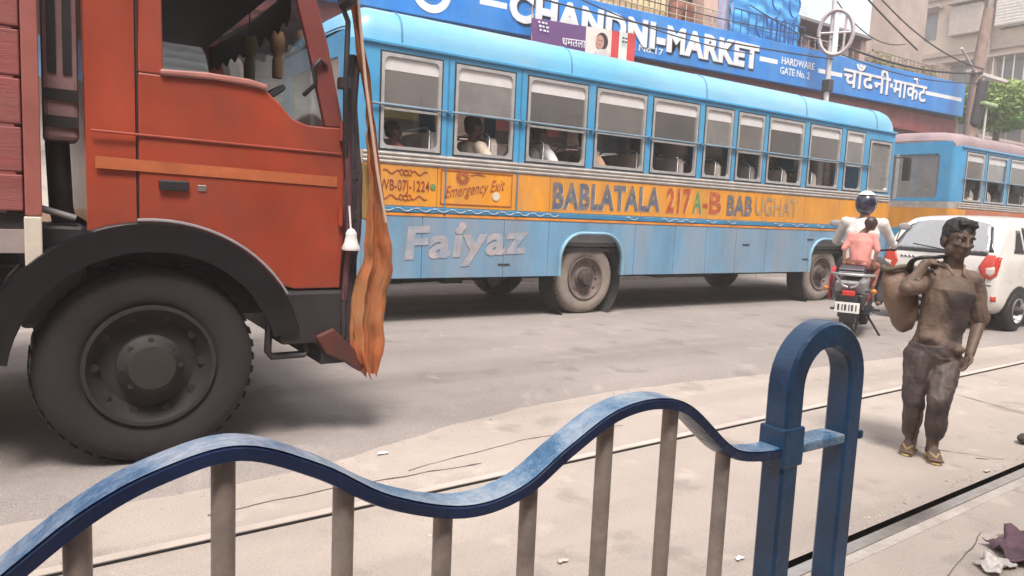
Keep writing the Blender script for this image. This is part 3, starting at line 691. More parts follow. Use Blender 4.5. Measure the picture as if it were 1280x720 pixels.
for mir in (False, True):
    sidepan(rear_pan, 'cab_panel', t_red, mirror=mir)
    d = sidepan(door_low, 'door', t_red, mirror=mir)
    sidepan(rear_frame, 'window_frame', t_red, mirror=mir, parent=d)
    sidepan(top_frame, 'window_frame', t_red, mirror=mir, parent=d)
    sidepan(a_pil, 'windscreen_pillar', M('pillar_dark_red', (.16, .035, .03), .45, coat=.2), mirror=mir)
    sidepan([(.235, 1.535), (.235, 1.482), (1.35, 1.457), (1.35, 1.51)], 'stripe', t_or, dy=-.006, th=.005, mirror=mir, bevel=0)
    sidepan([(.22, 1.652), (.22, 1.640), (1.37, 1.625), (1.37, 1.637)], 'body_crease', t_red, dy=-.009, th=.012, mirror=mir, bevel=.004)
    sidepan([(.5, 1.95), (.5, 1.925), (.71, 1.932), (.89, 1.927), (.98, 1.915), (.985, 1.94), (.9, 1.957), (.7, 1.962)], 'window_ledge', M('ledge_worn_red', (.34, .14, .12), .4), dy=-.02, th=.03, mirror=mir, bevel=.008, parent=d)
    h = sidepan([(.49, 1.445), (.49, 1.405), (.50, 1.395), (.61, 1.395), (.62, 1.405), (.62, 1.445)], 'handle', t_blk, dy=-.022, th=.024, mirror=mir, bevel=.008, parent=d)
# quarter vent bar and door glass (the far glass only; the near one is wound down)
sidepan([(.515, 2.55), (.515, 1.93), (1.19, 1.76), (1.285, 1.765), (1.13, 2.55)], 'door_glass', cabglass, mirror=True, bevel=0, dy=.02, th=.005)
# cab shell
MB().box(.2, .24, YT+.05, YT+TW-.05, 1.24, 1.9).box(.2, .24, YT+.16, YT+.5, 1.9, 2.6).box(.2, .24, YT+TW-.5, YT+TW-.16, 1.9, 2.6).box(.2, .24, YT+.5, YT+TW-.5, 2.4, 2.6).build('back_wall', t_red, tk)
rf = MB(); rf.grid(lambda u, v: (lerp(.2, 1.16, u), lerp(YT+.06, YT+TW-.06, v), 2.615+.12*math.sin(math.pi*v)**.4*(1-.6*u**4)), 12, 16)
rf.grid(lambda u, v: (lerp(.2, 1.16, u), lerp(YT+.06, YT+TW-.06, v), 2.60), 1, 1); rf.build('roof', t_red, tk, smooth=60)
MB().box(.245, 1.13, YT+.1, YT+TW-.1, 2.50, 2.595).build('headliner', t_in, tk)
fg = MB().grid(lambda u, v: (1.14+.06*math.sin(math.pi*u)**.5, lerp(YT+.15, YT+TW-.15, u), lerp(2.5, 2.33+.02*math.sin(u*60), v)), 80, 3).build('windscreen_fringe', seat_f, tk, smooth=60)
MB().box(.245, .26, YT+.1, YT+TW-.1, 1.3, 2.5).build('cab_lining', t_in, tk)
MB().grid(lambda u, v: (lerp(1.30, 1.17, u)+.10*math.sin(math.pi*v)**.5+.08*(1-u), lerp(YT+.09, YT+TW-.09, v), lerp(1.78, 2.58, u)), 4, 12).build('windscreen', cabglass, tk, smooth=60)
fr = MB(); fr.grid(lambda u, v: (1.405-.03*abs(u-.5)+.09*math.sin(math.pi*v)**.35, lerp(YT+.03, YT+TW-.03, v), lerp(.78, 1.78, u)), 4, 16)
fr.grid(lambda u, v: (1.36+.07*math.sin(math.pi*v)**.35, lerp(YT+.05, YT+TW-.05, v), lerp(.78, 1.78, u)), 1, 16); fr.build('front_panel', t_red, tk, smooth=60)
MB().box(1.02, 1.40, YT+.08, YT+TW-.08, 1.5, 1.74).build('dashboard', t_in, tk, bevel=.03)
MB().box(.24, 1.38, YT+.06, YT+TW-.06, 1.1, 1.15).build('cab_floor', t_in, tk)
sw = MB(); swc = Vector((1.0, YT+.5, 1.88)); ax_ = Vector((-.55, 0, .83)).normalized(); u_ = Vector((0, 1, 0)); v_ = ax_.cross(u_)
sw.tube([swc+u_*.23*math.cos(t)+v_*.23*math.sin(t) for t in [2*math.pi*k/36 for k in range(36)]], .017, 8, closed=True)
for t in (.5, 2.6, 4.7): sw.tube([swc-ax_*.05, swc+u_*.22*math.cos(t)+v_*.22*math.sin(t)], .012, 6)
sw.tube([swc-ax_*.04, swc-ax_*.5], .025, 8); sw.lathe(swc-ax_*.05, ax_, [(.06, -.02), (.06, .02), (0, .03)], 16)
sw.build('steering_wheel', t_gloss, tk, smooth=50)
seatm = M('cab_seat_cloth', (.06, .045, .06), .8, var=.3)
for yy in (YT+.5, YT+1.8):
    s = MB(); s.prism([(.28, 1.4), (.38, 1.38), (.36, 2.06), (.33, 2.1), (.28, 2.1), (.25, 2.05)], yy-.26, yy+.26); s = s.build('seat', seatm, tk, bevel=.04, seg=3)
    MB().box(.3, .82, yy-.27, yy+.27, 1.28, 1.42).build('cushion', seatm, s, bevel=.05, seg=3)
    MB().box(.28, .37, yy-.13, yy+.13, 2.12, 2.32).build('headrest', seatm, s, bevel=.04, seg=3)
# papers and a curtain at the far door seen through the cab
MB().grid(lambda u, v: (.26+.22*u, YT+TW-.2+.03*math.sin(9*u), lerp(1.95, 2.55, v)), 10, 4).build('curtain', M('cab_curtain', (.045, .03, .05), .9), tk, smooth=60)
# wheel, arch, chassis, steps
t_hub = M('truck_hub', (.03, .024, .024), .7, .2, var=.3, scale=9)
wheel(tk, .455, YT+.03, ZR+.485, .485, .30, t_tyre, t_rim, -1, hub=.5, hubm=t_hub)
wheel(tk, .455, YT+TW-.03, ZR+.485, .485, .30, t_tyre, t_rim, 1, hub=.5)
MB().tube([(.455, YT+.3, ZR+.45), (.455, YT+TW-.3, ZR+.45)], .07, 10).build('axle', t_blk, tk)
for yy, sgn in ((YT-.045, 1), (YT+TW+.045, -1)):
    f = MB()
    out = [(r_, h_) for r_, h_ in ((.575, 0), (.705, 0), (.715, .02), (.715, .42), (.69, .42), (.69, .03), (.59, .03), (.575, .03))]
    n = 26; V = []; F = []
    for k in range(n+1):
        a = rad(lerp(14, 172, k/n)); 
        for r_, h_ in out: V.append((.46+r_*math.cos(a), yy+sgn*h_, .535+r_*math.sin(a)))
    q = len(out); F = [(k*q+j, k*q+(j+1) % q, (k+1)*q+(j+1) % q, (k+1)*q+j) for k in range(n) for j in range(q)]+[tuple(range(q)), tuple(range(n*q, n*q+q))]
    f.add(V, F); f = f.build('mudguard', t_gloss, tk, smooth=40)
    MB().tube([(.46+.722*math.cos(rad(a)), yy+sgn*.01, .535+.722*math.sin(rad(a))) for a in range(30, 100, 5)], .008, 6).build('mudguard_trim', M('trim_grey', (.35, .33, .36), .3, .3), f, smooth=60)
MB().box(-5.2, 1.3, YT+.62, YT+.78, .7, .98).box(-5.2, 1.3, YT+TW-.78, YT+TW-.62, .7, .98).build('chassis_rail', t_blk, tk)
MB().box(1.06, 1.40, YT-.012, YT+.3, .62, .905).build('sill', t_blk, tk, bevel=.02)
MB().box(-.06, .2, YT+.1, YT+.45, .75, 1.22).build('battery_box', t_blk, tk, bevel=.02)
stp = MB().tube([(1.02, YT+.06, .78), (1.01, YT+.05, .58), (1.03, YT+.05, .553), (1.2, YT+.05, .553), (1.22, YT+.05, .575), (1.17, YT+.06, .70), (1.14, YT+.06, .77)], (.026, .02), 8, side=(0, 1, 0)).build('step', t_blk, tk, smooth=50)
bm_ = MB().grid(lambda u, v: (lerp(1.38, 1.52, math.sin(math.pi*v)**.3)+.0*u, lerp(YT-.01, YT+TW+.01, v), lerp(.5, .80, u)), 2, 20)
bm_.box(1.28, 1.42, YT, YT+TW, .5, .79); bm_.build('bumper', t_blk, tk, smooth=50)
MB().prism([(1.24, .66), (1.30, .56), (1.42, .50), (1.50, .44), (1.54, .50), (1.42, .62), (1.34, .70)], YT-.03, YT+.12).build('bumper_corner', M('bumper_red', (.1, .025, .02), .5, dirt=(.03, .025, .025), damt=.8, dscale=6), tk, bevel=.012)
MB().box(1.392, 1.475, YT-.012, YT+.12, .86, 1.76).build('corner_fairing', M('fairing_dark', (.045, .022, .028), .4, var=.3, scale=7, coat=.2), tk, bevel=.02)
for z in (1.05, 1.28, 1.5): MB().box(1.40, 1.465, YT-.022, YT-.0125, z, z+.05).build('fairing_slot', t_blk, tk, bevel=.004)
for z in (1.3, 1.75): MB().tube([(1.372, YT-.012, z-.05), (1.372, YT-.012, z+.05)], .014, 8).build('door_hinge', t_red, tk, smooth=60)
MB().box(.4035, .4085, YT+.012, YT+.04, 1.24, 2.6).build('door_gap', t_blk, tk)
MB().box(.66, .70, YT-.006, YT+.001, 1.40, 1.43).build('door_lock', slv_t, tk, bevel=.004)
# mirror arm and bracket by the front pillar
mr = MB().tube([(1.34, YT-.02, 2.42), (1.37, YT-.07, 2.30), (1.36, YT-.08, 2.0), (1.37, YT-.06, 1.72), (1.39, YT-.02, 1.62)], .014, 8).build('mirror_arm', t_blk, tk, smooth=60)
MB().box(1.33, 1.375, YT-.2, YT-.02, 2.36, 2.66).build('mirror', t_blk, mr, bevel=.02)
MB().box(1.33, 1.39, YT-.085, YT-.03, 1.96, 2.02).build('clamp', t_blk, mr, bevel=.006)
MB().tube([(1.39, YT-.01, 1.78), (1.41, YT-.02, 1.5), (1.415, YT-.02, 1.2), (1.40, YT-.01, .85)], .02, 8).build('grab_rail', M('grab_dark', (.12, .05, .06), .4, .3), tk, smooth=60)
MB().tube([(1.20, YT+.1, 1.93+.0), (1.235, YT+.02, 1.98), (1.215, YT-.0, 2.06), (1.25, YT+.0, 2.10), (1.29, YT+.02, 2.08)], .012, 8).build('window_crank', t_blk, tk, smooth=60)
MB().prism([(1.42, 1.62), (1.42, 1.32), (1.54, 1.28), (1.56, 1.58)], YT+.0, YT+.02).build('side_marker', M('ochre_panel', (.42, .26, .09), .6, var=.25, dirt=(.25, .13, .08), damt=.6, dscale=6), tk, bevel=.006)
MB().box(1.36, 1.47, YT+.02, YT+.2, .84, 1.22).build('headlamp_box', t_blk, tk, bevel=.015)
MB().box(1.39, 1.5, YT-.01, YT+.03, .62, .84).build('corner_guard', M('guard_grey', (.16, .12, .13), .5, .4), tk, bevel=.01)
# air intake and pipes in the gap behind the cab
ai = MB(); ai.box(.045, .185, YT+.18, YT+.42, 1.6, 2.7); ai = ai.build('air_intake', M('intake_pinkgrey', (.32, .2, .2), .45, var=.2, dirt=(.12, .07, .08), damt=.5, dscale=4), tk, bevel=.02)
for x in (.065, .125): MB().box(x, x+.035, YT+.172, YT+.181, 1.9, 2.6).build('slot', t_blk, ai)
for z in (1.66, 1.78): MB().box(.05, .18, YT+.168, YT+.181, z, z+.05).build('slot', t_blk, ai)
MB().tube([(.1, YT+.3, 1.6), (.11, YT+.3, 1.3), (.14, YT+.35, 1.1)], .05, 12).build('intake_hose', t_blk, tk, smooth=60)
MB().tube([(.16, YT+.1, 1.25), (.0, YT+.1, 1.30), (-.1, YT+.1, 1.28)], .016, 8).build('air_hose', M('hose_grey', (.2, .19, .19), .5), tk, smooth=60)
# load body: front corner post, cream stake, planks
cb = MB().box(-.03, .032, YT-.03, YT+.06, 1.26, 3.1).build('corner_post', M('post_redbrown', (.28, .085, .07), .55, var=.15), tk, bevel=.006)
MB().box(-.035, .03, YT-.034, YT+.05, 1.03, 1.257).build('stake', cream, cb, bevel=.006)
zz = 1.28
for k, hgt in enumerate([.165, .2, .2, .2, .2, .2, .2, .2]):
    MB().box(-5.6, -.035, YT-.012+.004*(k % 2), YT+.03, zz, zz+hgt-.012).build('plank', t_red_d, tk, bevel=.006); zz += hgt
    MB().box(-5.6, -.035, YT+TW-.03, YT+TW, zz-hgt, zz-.012).build('plank', t_red_d, tk, bevel=.006)
for x in (-1.3, -2.6, -3.9, -5.2): MB().box(x-.04, x+.04, YT-.05, YT-.013, 1.05, 2.9).build('side_post', M('post_redbrown', (.28, .085, .07)), tk, bevel=.006)
MB().box(-.06, -.02, YT+.06, YT+TW-.03, 1.26, 3.0).build('headboard', t_red_d, tk)
MB().box(-5.6, -.03, YT+.02, YT+TW-.02, 1.12, 1.27).build('bed', t_blk, tk)
MB().box(-5.6, .02, YT-.02, YT+.07, 1.10, 1.20).build('side_rail', M('side_rail_grey', (.3, .25, .24), .6, dirt=(.12, .1, .1), damt=.6), tk)
for cx in (-3.4,):
    wheel(tk, cx, YT+.05, ZR+.47, .47, .5, t_tyre, t_rim, -1, hub=.5); wheel(tk, cx, YT+TW-.05, ZR+.47, .47, .5, t_tyre, t_rim, 1, hub=.5)
MB().tube([(-3.4, YT+.3, ZR+.45), (-3.4, YT+TW-.3, ZR+.45)], .1, 10).build('axle', t_blk, tk)
# saffron cloth tied to the front corner
LV = [(2.62, 1.355, 1.39), (2.42, 1.385, 1.425), (2.19, 1.425, 1.462), (1.98, 1.465, 1.51), (1.8, 1.49, 1.54), (1.6, 1.50, 1.575), (1.4, 1.52, 1.61), (1.22, 1.51, 1.645), (1.1, 1.50, 1.675), (1.02, 1.48, 1.685), (.94, 1.455, 1.665), (.87, 1.44, 1.64), (.75, 1.43, 1.635), (.62, 1.42, 1.63), (.55, 1.42, 1.625), (.48, 1.46, 1.60), (.43, 1.52, 1.585)]
cl = MB(); nz = len(LV)-1
def clf(sgn):
    def fn(u, v):
        z = LV[0][0]+(LV[-1][0]-LV[0][0])*u
        tab = [(-q[0], q[1]) for q in LV]; tb = [(-q[0], q[2]) for q in LV]
        a = interp(tab, -z); b = interp(tb, -z); x = lerp(a, b, v)
        y = YT-.05+(.05*abs(math.sin(v*6+z*1.7))-.025)*min(1, (2.62-z)*.9)+.018*abs(math.sin(v*15+z*4+2))*u+.02*mnoise.noise(Vector((v*4, z*5, 1)))+sgn*.0012
        return (x+.012*mnoise.noise(Vector((z*9, v*3, 7))), y, z+.05*mnoise.noise(Vector((v*9, 2, 5)))*u**8)
    return fn
cl.grid(clf(1), 110, 30); cl.grid(clf(-1), 110, 30)
cloth_m = M('saffron_cloth', (.36, .10, .03), .85, var=.35, scale=7, dirt=(.36, .20, .09), damt=.9, dscale=4, bump=.35, bscale=260, stretch=(1, 1, .75))
tag(cl.build('hanging_cloth', cloth_m, smooth=180), 'ragged orange-brown cloth hanging down the front corner of the red lorry', 'cloth')
rg = MB()
for sg in (1, -1): rg.grid(lambda u, v: (lerp(1.385, 1.47-.02*math.sin(u*9), v)+.01*mnoise.noise(Vector((u*9, v*3, 2))), YT-.034+.02*abs(math.sin(v*8+u*5))+sg*.0012, lerp(2.15, .60+.05*math.sin(v*9), u)), 70, 12)
tag(rg.build('dark_rag', M('rag_black_violet', (.035, .022, .028), .8, var=.5, scale=9, bump=.3, bscale=150), smooth=180), 'long blackish rag hanging between the lorry door and the orange cloth', 'rag')
rope = MB().tube([(1.41, YT-.07, 2.5), (1.47, YT-.08, 2.0), (1.545, YT-.08, 1.55), (1.60, YT-.085, 1.28)], .009, 6)
tag(rope.build('rope', M('pale_rope', (.52, .36, .28), .8), smooth=60), 'pale pinkish cord running down the edge of the orange cloth', 'rope')
ts = thing('tassel', (1.41, YT-.075, 1.12), 'small white knotted tassel hanging beside the orange cloth on the lorry', 'tassel')
tm = M('white_cord', (.75, .73, .72), .8, bump=.4, bscale=160)
MB().tube([(1.40, YT-.06, 1.36), (1.405, YT-.075, 1.24)], .005, 6).build('string', tm, ts)
MB().lathe((1.408, YT-.075, 1.125), (0, 0, 1), [(.0, 0), (.045, 0), (.05, .01), (.036, .04), (.028, .08), (.03, .09), (.018, .11), (0, .12)], 16).build('bell', tm, ts, smooth=60)
# things hanging inside the windscreen
for i, (px, py, hgt, rd_, col, lab) in enumerate(((347, 40, .27, .042, (.2, .11, .05), 'brown bottle-shaped ornament hanging nearer the windscreen of the lorry cab'), (312, 45, .26, .045, (.16, .13, .08), 'olive brown ornament hanging further back in the lorry cab window'))):
    p = onY(px, py, YT+.75)
    c = thing('hanging_ornament', (p.x, p.y, p.z-hgt), lab, 'ornament', 'ornaments hanging in the lorry cab')
    MB().lathe((p.x, p.y, p.z-hgt), (0, 0, 1), [(0, 0), (rd_*.7, 0), (rd_*.75, .1), (rd_*.5, .13), (rd_, .17), (rd_*1.05, hgt-.04), (rd_*.8, hgt), (0, hgt)], 16).build('body', M('ornament_%d' % i, col, .8, var=.3), c, smooth=50)
    MB().tube([(p.x, p.y, p.z-.01), (p.x, p.y, 2.62)], .004, 6).build('string', t_blk, c)

# ================================================================== MARKET BUILDING ACROSS THE ROAD
sign_blue = M('sign_blue_paint', (.010, .20, .62), .45, var=.16, scale=2.5, dirt=(.12, .30, .52), damt=.6, dscale=1.4, stretch=(1, 1, .3))
sign_white = M('sign_white_paint', (.78, .78, .8), .5, var=.06, dirt=(.5, .52, .56), damt=.35, dscale=3)
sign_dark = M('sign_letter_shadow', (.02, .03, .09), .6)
fascia = M('fascia_dark_red', (.2, .035, .04), .6, var=.25, scale=3, dirt=(.3, .2, .18), damt=.4)
wallm = M('market_plaster', (.38, .3, .27), .85, var=.2, scale=1.2, dirt=(.2, .15, .13), damt=.6, dscale=.9, bump=.1)
pinkw = M('pink_plaster', (.52, .36, .31), .8, var=.15, dirt=(.3, .2, .18), damt=.4)
shut = M('shop_shutter', (.5, .5, .5), .5, .3, var=.2, stretch=(1, 1, 6))
iron = M('painted_iron_dark', (.06, .055, .06), .5, .4, var=.2)
mb_ = thing('market_building', (14, 14, .2), 'market building with a dark red fascia and upper galleries behind the blue signs', 'building')
YW = 12.3
MB().box(-12, 25.4, YW+1.2, YW+9, .2, 9.5).build('wall', wallm, mb_)
MB().box(-12, 25.4, YW+.02, YW+1.198, 4.25, 5.75).build('gallery_slab', fascia, mb_)
MB().box(-12, 25.45, YW-.1, YW+.018, 4.35, 4.95).build('fascia', fascia, mb_, bevel=.02)
for i in range(13):
    x = -11+3.0*i
    MB().box(x-.2, x+.2, YW+.1, YW+.5, .2, 4.25).build('column', M('column_red_oxide', (.42, .27, .23), .7, var=.2, dirt=(.3, .24, .2), damt=.5), mb_, bevel=.02)
    if i < 12:
        if i % 3 == 1:
            sh = MB()
            for k in range(26): sh.tube([(x+.3, YW+.75, .28+k*.14), (x+2.7, YW+.75, .28+k*.14)], (.075, .03), 6, side=(0, 0, 1))
            sh.build('rolling_shutter', shut, mb_, smooth=60)
        else:
            MB().box(x+.25, x+2.75, YW+1.12, YW+1.198, .2, 3.4).build('shop_opening', M('shop_inside_%d' % (i % 2), ((.34, .3, .28), (.6, .56, .52))[i % 2], .8, var=.4, scale=3), mb_)
            MB().box(x+.3, x+2.7, YW+.55, YW+1.0, .2, 1.1).build('counter', M('counter_wood', (.3, .2, .13), .6), mb_, bevel=.02)
            MB().box(x+.3, x+2.7, YW+.6, YW+.68, 3.0, 3.6).build('shop_sign', M('shop_sign_%d' % (i % 4), ((.6, .55, .5), (.55, .42, .1), (.5, .1, .08), (.1, .3, .5))[i % 4], .6), mb_, bevel=.01)
# upper gallery, bay by bay (left to right)
yu = YW+.95
MB().box(-12, 9.7, yu, yu+.24, 5.75, 9.0).build('upper_wall', M('cream_plaster', (.6, .52, .38), .8, var=.15, dirt=(.3, .24, .2), damt=.4), mb_)
cream_y = M('cream_yellow_panel', (.66, .55, .33), .7, var=.12, scale=4)
sc_ = MB().box(9.72, 12.45, yu-.55, yu-.5, 5.75, 7.6).build('screen_panel', cream_y, mb_)
for k in range(16): MB().box(9.75+.178*k, 9.772+.178*k, yu-.575, yu-.552, 5.77, 7.58).build('bar', M('screen_bar', (.3, .22, .14), .6), sc_)
for z in (6.1, 6.5, 6.9, 7.3): MB().box(9.75, 12.42, yu-.582, yu-.5765, z, z+.03).build('bar', MATS['screen_bar'], sc_)
MB().box(12.47, 13.5, yu-.1, yu+.2, 5.75, 8).build('gallery_bay', M('brown_bay', (.22, .1, .08), .8, var=.5, scale=3), mb_)
MB().box(13.5, 14.0, yu-.75, yu-.35, 5.75, 8.6).build('pillar', pinkw, mb_, bevel=.02)
MB().box(14.0, 20.5, yu+.15, yu+.24, 5.75, 7.0).build('gallery_bay', M('dark_bay', (.1, .085, .09), .8, var=.4, scale=2), mb_)
MB().box(17.0, 20.55, yu-.7, yu-.6, 6.86, 9.2).build('parapet_panel', M('pale_blue_sheet', (.62, .7, .74), .5, var=.06, dirt=(.5, .55, .58), damt=.4), mb_)
MB().box(16.95, 20.6, yu-.8, yu+.2, 6.78, 6.855).build('awning', M('awning_grey', (.22, .21, .22), .7, var=.3), mb_)
MB().box(20.35, 20.6, yu-.6, yu+.2, 5.75, 6.78).build('pillar', pinkw, mb_, bevel=.01)
for x in (18.3, 19.3): MB().box(x, x+.35, yu-.1, yu+.1, 5.75, 6.7).build('gallery_post', pinkw, mb_)
MB().box(19.9, 20.3, yu-.3, yu-.1, 5.8, 6.55).build('water_tank', M('tank_white', (.6, .6, .6), .5), mb_, bevel=.08, seg=3)
# railings on top of the sign
def gallery_rail(xa, xb, z0, z1, y, step, mat, name='gallery_railing'):
    g = MB().tube([(xa, y, z1), (xb, y, z1)], .018, 6).build(name, mat, mb_)
    MB().tube([(xa, y, (z0+z1)/2), (xb, y, (z0+z1)/2)], .012, 6).build('rail', mat, g)
    n = int((xb-xa)/step)
    for k in range(n+1): MB().box(xa+k*step-.009, xa+k*step+.009, y-.009, y+.009, z0, z1).build('baluster', mat, g)
gallery_rail(9.8, 14.0, 5.7, 6.35, YW+.1, .3, M('rail_cream', (.5, .42, .3), .6))
gallery_rail(14.2, 17.0, 5.75, 6.45, YW-.12, .28, M('rail_blue', (.03, .09, .22), .5))
gallery_rail(17.2, 20.6, 5.8, 6.35, YW+.1, .3, M('rail_pink', (.45, .36, .34), .6))
gallery_rail(20.9, 25.2, 5.9, 6.5, YW+.1, .22, M('rail_rust', (.3, .22, .17), .7))
# plants along the roof edge behind the Devanagari sign
pr_ = random.Random(5)
def leaves(name, mat, parent, cx, cy, cz, rx, ry, rz, n, size, rnd):
    mb = MB()
    for _ in range(n):
        while True:
            p = Vector((rnd.uniform(-1, 1), rnd.uniform(-1, 1), rnd.uniform(-1, 1)))
            if p.length < 1 and mnoise.noise(p*2.3+Vector((cx, cy, cz)))+.35 > rnd.random()*.6: break
        p = Vector((cx+p.x*rx, cy+p.y*ry, cz+p.z*rz)); a = Vector((rnd.gauss(0, 1), rnd.gauss(0, 1), rnd.gauss(0, .6))).normalized(); b = a.orthogonal().normalized()
        b = (b*math.cos(1)+a.cross(b)*math.sin(rnd.uniform(0, 6))).normalized(); s_ = size*rnd.uniform(.6, 1.4)
        mb.add([p-a*s_, p+b*s_*.4, p+a*s_, p-b*s_*.4], [(0, 1, 2, 3)])
    return mb.build(name, mat, parent)
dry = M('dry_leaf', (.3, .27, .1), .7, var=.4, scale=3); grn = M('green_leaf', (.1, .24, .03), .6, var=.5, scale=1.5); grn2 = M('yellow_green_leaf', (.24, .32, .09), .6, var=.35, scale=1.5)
for i, (x, s_) in enumerate(((21.0, .5), (21.8, .42), (22.9, .38), (24.2, .45))):
    t = thing('potted_plant', (x, YW+.45, 5.751), ('dry bushy plant on the roof beside the pale blue panel', 'low yellowish plant on the roof above the Devanagari sign, second from left', 'sparse plant on the roof above the middle of the Devanagari sign', 'dry plant on the roof beside the brown utility pole')[i], 'plant', 'plants on the market roof')
    MB().lathe((x, YW+.45, 5.751), (0, 0, 1), [(0, 0), (.12, 0), (.16, .24), (.14, .24), (.0, .22)], 14).build('pot', M('terracotta', (.4, .17, .1), .8), t, smooth=40)
    st_ = MB()
    for k in range(5): st_.tube([(x, YW+.45, 5.95), (x+pr_.gauss(0, .12), YW+.45+pr_.gauss(0, .1), 6.2+pr_.random()*.3)], [.012, .005], 5)
    st_.build('stem', M('bark_pale', (.3, .24, .18), .8), t)
    leaves('foliage', dry if i != 1 else grn2, t, x, YW+.45, 6.25, s_, .35, .35, 260, .06, pr_)

# --- the sign boards (slightly out of level, as in the photograph)
zt_ = lambda x: 5.74+.0228*(x-10.1)
zb_ = lambda x: 4.80+.0167*(x-11.1)
YS = 12.0
def board(xa, xb, label):
    s = MB().prism([(xa, zb_(xa)), (xb, zb_(xb)), (xb, zt_(xb)), (xa, zt_(xa))], YS, YS+.16)
    return tag(s.build('sign_board', sign_blue, bevel=.015), label, 'sign', 'blue market sign boards')
s1 = board(2.2, 17.78, 'long blue sign board with white CHANDNI MARKET lettering above the bus')
s2 = board(17.84, 25.4, 'blue sign board with white Devanagari lettering, right of the white pole')
MB().box(2, 25.3, YS+.161, YW-.101, 4.95, 5.1).build('sign_bracket', iron, mb_)
def stripe(xa, xb, s, o=.42):
    f = lambda x: zb_(x)+(zt_(x)-zb_(x))*o
    MB().prism([(xa, f(xa)-.055), (xb, f(xb)-.055), (xb, f(xb)+.055), (xa, f(xa)+.055)], YS-.004, YS+.002).build('white_stripe', sign_white, s)
stripe(3.0, 6.6, s1, .55); stripe(7.0, 7.6, s1, .5); stripe(15.05, 15.75, s1, .5); stripe(17.45, 17.77, s1, .5); stripe(17.86, 18.55, s2, .5); stripe(20.95, 21.1, s2, .5); stripe(22.95, 25.2, s2, .5)
ring = MB().lathe((6.0, YS-.003, 5.2), (0, -1, 0), [(.40, 0), (.40, .006), (.26, .006), (.26, 0)], 32); ring.build('emblem', sign_white, s1)
body = 'CHANDNI-MARKET'; X0, X1 = 7.65, 14.98
full, _ = text_geo(body, bold=.05); fx0 = min(p.x for p in full); fx1 = max(p.x for p in full)
cv, _ = text_geo('H'); HH = max(p.y for p in cv)
for i, ch in enumerate(body):
    pv_, _ = text_geo(body[:i+1], bold=.05); cg, cf = text_geo(ch, bold=.05)
    off = max(p.x for p in pv_)-max(p.x for p in cg)
    def mp(p, y, dx=0, dz=0):
        u = (p.x+off-fx0)/(fx1-fx0); x = X0+(X1-X0)*u
        return (x+dx, y, 5.0+.0145*(x-7.7)+.50*p.y/HH+dz)
    L_ = MB().add([mp(p, YS-.03) for p in cg], cf)
    ed = {(q[k], q[(k+1) % len(q)]) for q in cf for k in range(len(q))}; B = [e for e in ed if (e[1], e[0]) not in ed]; n = len(cg)
    L_.add([mp(p, YS-.03) for p in cg]+[mp(p, YS-.001) for p in cg], [(a, b, b+n, a+n) for a, b in B])
    L_ = L_.build('letter', sign_white, s1)
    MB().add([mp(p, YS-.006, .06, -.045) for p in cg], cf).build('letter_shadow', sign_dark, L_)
def sgn(body, xa, xb, z0, z1, h, s, bold=.0, shadow=False):
    o = text_on(MB(), body, xa, xb, z0, z1, h, Y=YS-.012, bold=bold, thick=.01).build('lettering', sign_white, s)
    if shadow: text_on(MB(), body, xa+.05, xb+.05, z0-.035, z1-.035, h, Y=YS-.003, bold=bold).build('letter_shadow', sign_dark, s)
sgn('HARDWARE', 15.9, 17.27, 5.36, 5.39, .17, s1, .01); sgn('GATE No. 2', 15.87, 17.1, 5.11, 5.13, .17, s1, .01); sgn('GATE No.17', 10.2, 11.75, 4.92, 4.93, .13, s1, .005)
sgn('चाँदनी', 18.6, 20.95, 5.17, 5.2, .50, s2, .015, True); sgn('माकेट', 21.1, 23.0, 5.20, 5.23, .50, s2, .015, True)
MB().tube([(22.35, YS-.012, 5.72), (22.32, YS-.012, 5.80), (22.38, YS-.012, 5.87), (22.46, YS-.012, 5.86), (22.47, YS-.012, 5.80)], (.03, .008), 8, side=(0, 1, 0)).build('lettering', sign_white, s2)

# --- political banner tied below the sign
bn = thing('banner', (9.3, 11.72, 4.58), 'purple banner with a portrait and a red end, tied over the market sign', 'banner')
zt2 = lambda x: 5.02+.055*(x-8.0); zb2 = lambda x: 4.56
def sheet(xa, xb, mat, name, y=11.72, za=None, zb3=None):
    m = MB()
    for dy in (0, .006):
        m.grid(lambda u, v: (lerp(xa, xb, u), y+dy+.015*math.sin(lerp(xa, xb, u)*5), lerp(zb2(0), zt2(lerp(xa, xb, u)), v)), 10, 4)
    return m.build(name, mat, bn, smooth=60)
sheet(8.0, 9.33, M('banner_purple', (.13, .05, .17), .6, var=.1), 'purple_sheet')
sheet(9.332, 10.0, M('banner_pale', (.7, .6, .55), .6, var=.08), 'pale_sheet')
sheet(10.002, 10.22, M('banner_red', (.6, .05, .05), .6, var=.1), 'red_sheet'); sheet(10.222, 10.45, M('banner_white', (.72, .75, .68), .6), 'white_sheet'); sheet(10.452, 10.66, MATS['banner_red'], 'red_sheet')
def blob(pts, mat, name, y): MB().prism(pts, y, y+.004).build(name, mat, bn)
el = lambda cx, cz, rx, rz, n=20: [(cx+rx*math.cos(2*math.pi*k/n), cz+rz*math.sin(2*math.pi*k/n)) for k in range(n)]
blob(el(9.74, 4.87, .155, .165), M('print_hair', (.03, .02, .025), .7), 'portrait_hair', 11.695); blob(el(9.68, 4.84, .105, .135), M('print_skin', (.5, .26, .2), .7), 'portrait_face', 11.69)
blob(el(9.77, 4.64, .2, .075), M('print_dress', (.55, .5, .5), .7), 'portrait_dress', 11.693)
for cx, cz in ((9.65, 4.87), (9.715, 4.87)): blob(el(cx, cz, .018, .008, 8), MATS['print_hair'], 'portrait_eye', 11.686)
blob(el(9.675, 4.78, .03, .01, 8), M('print_lip', (.4, .08, .08), .7), 'portrait_mouth', 11.686)
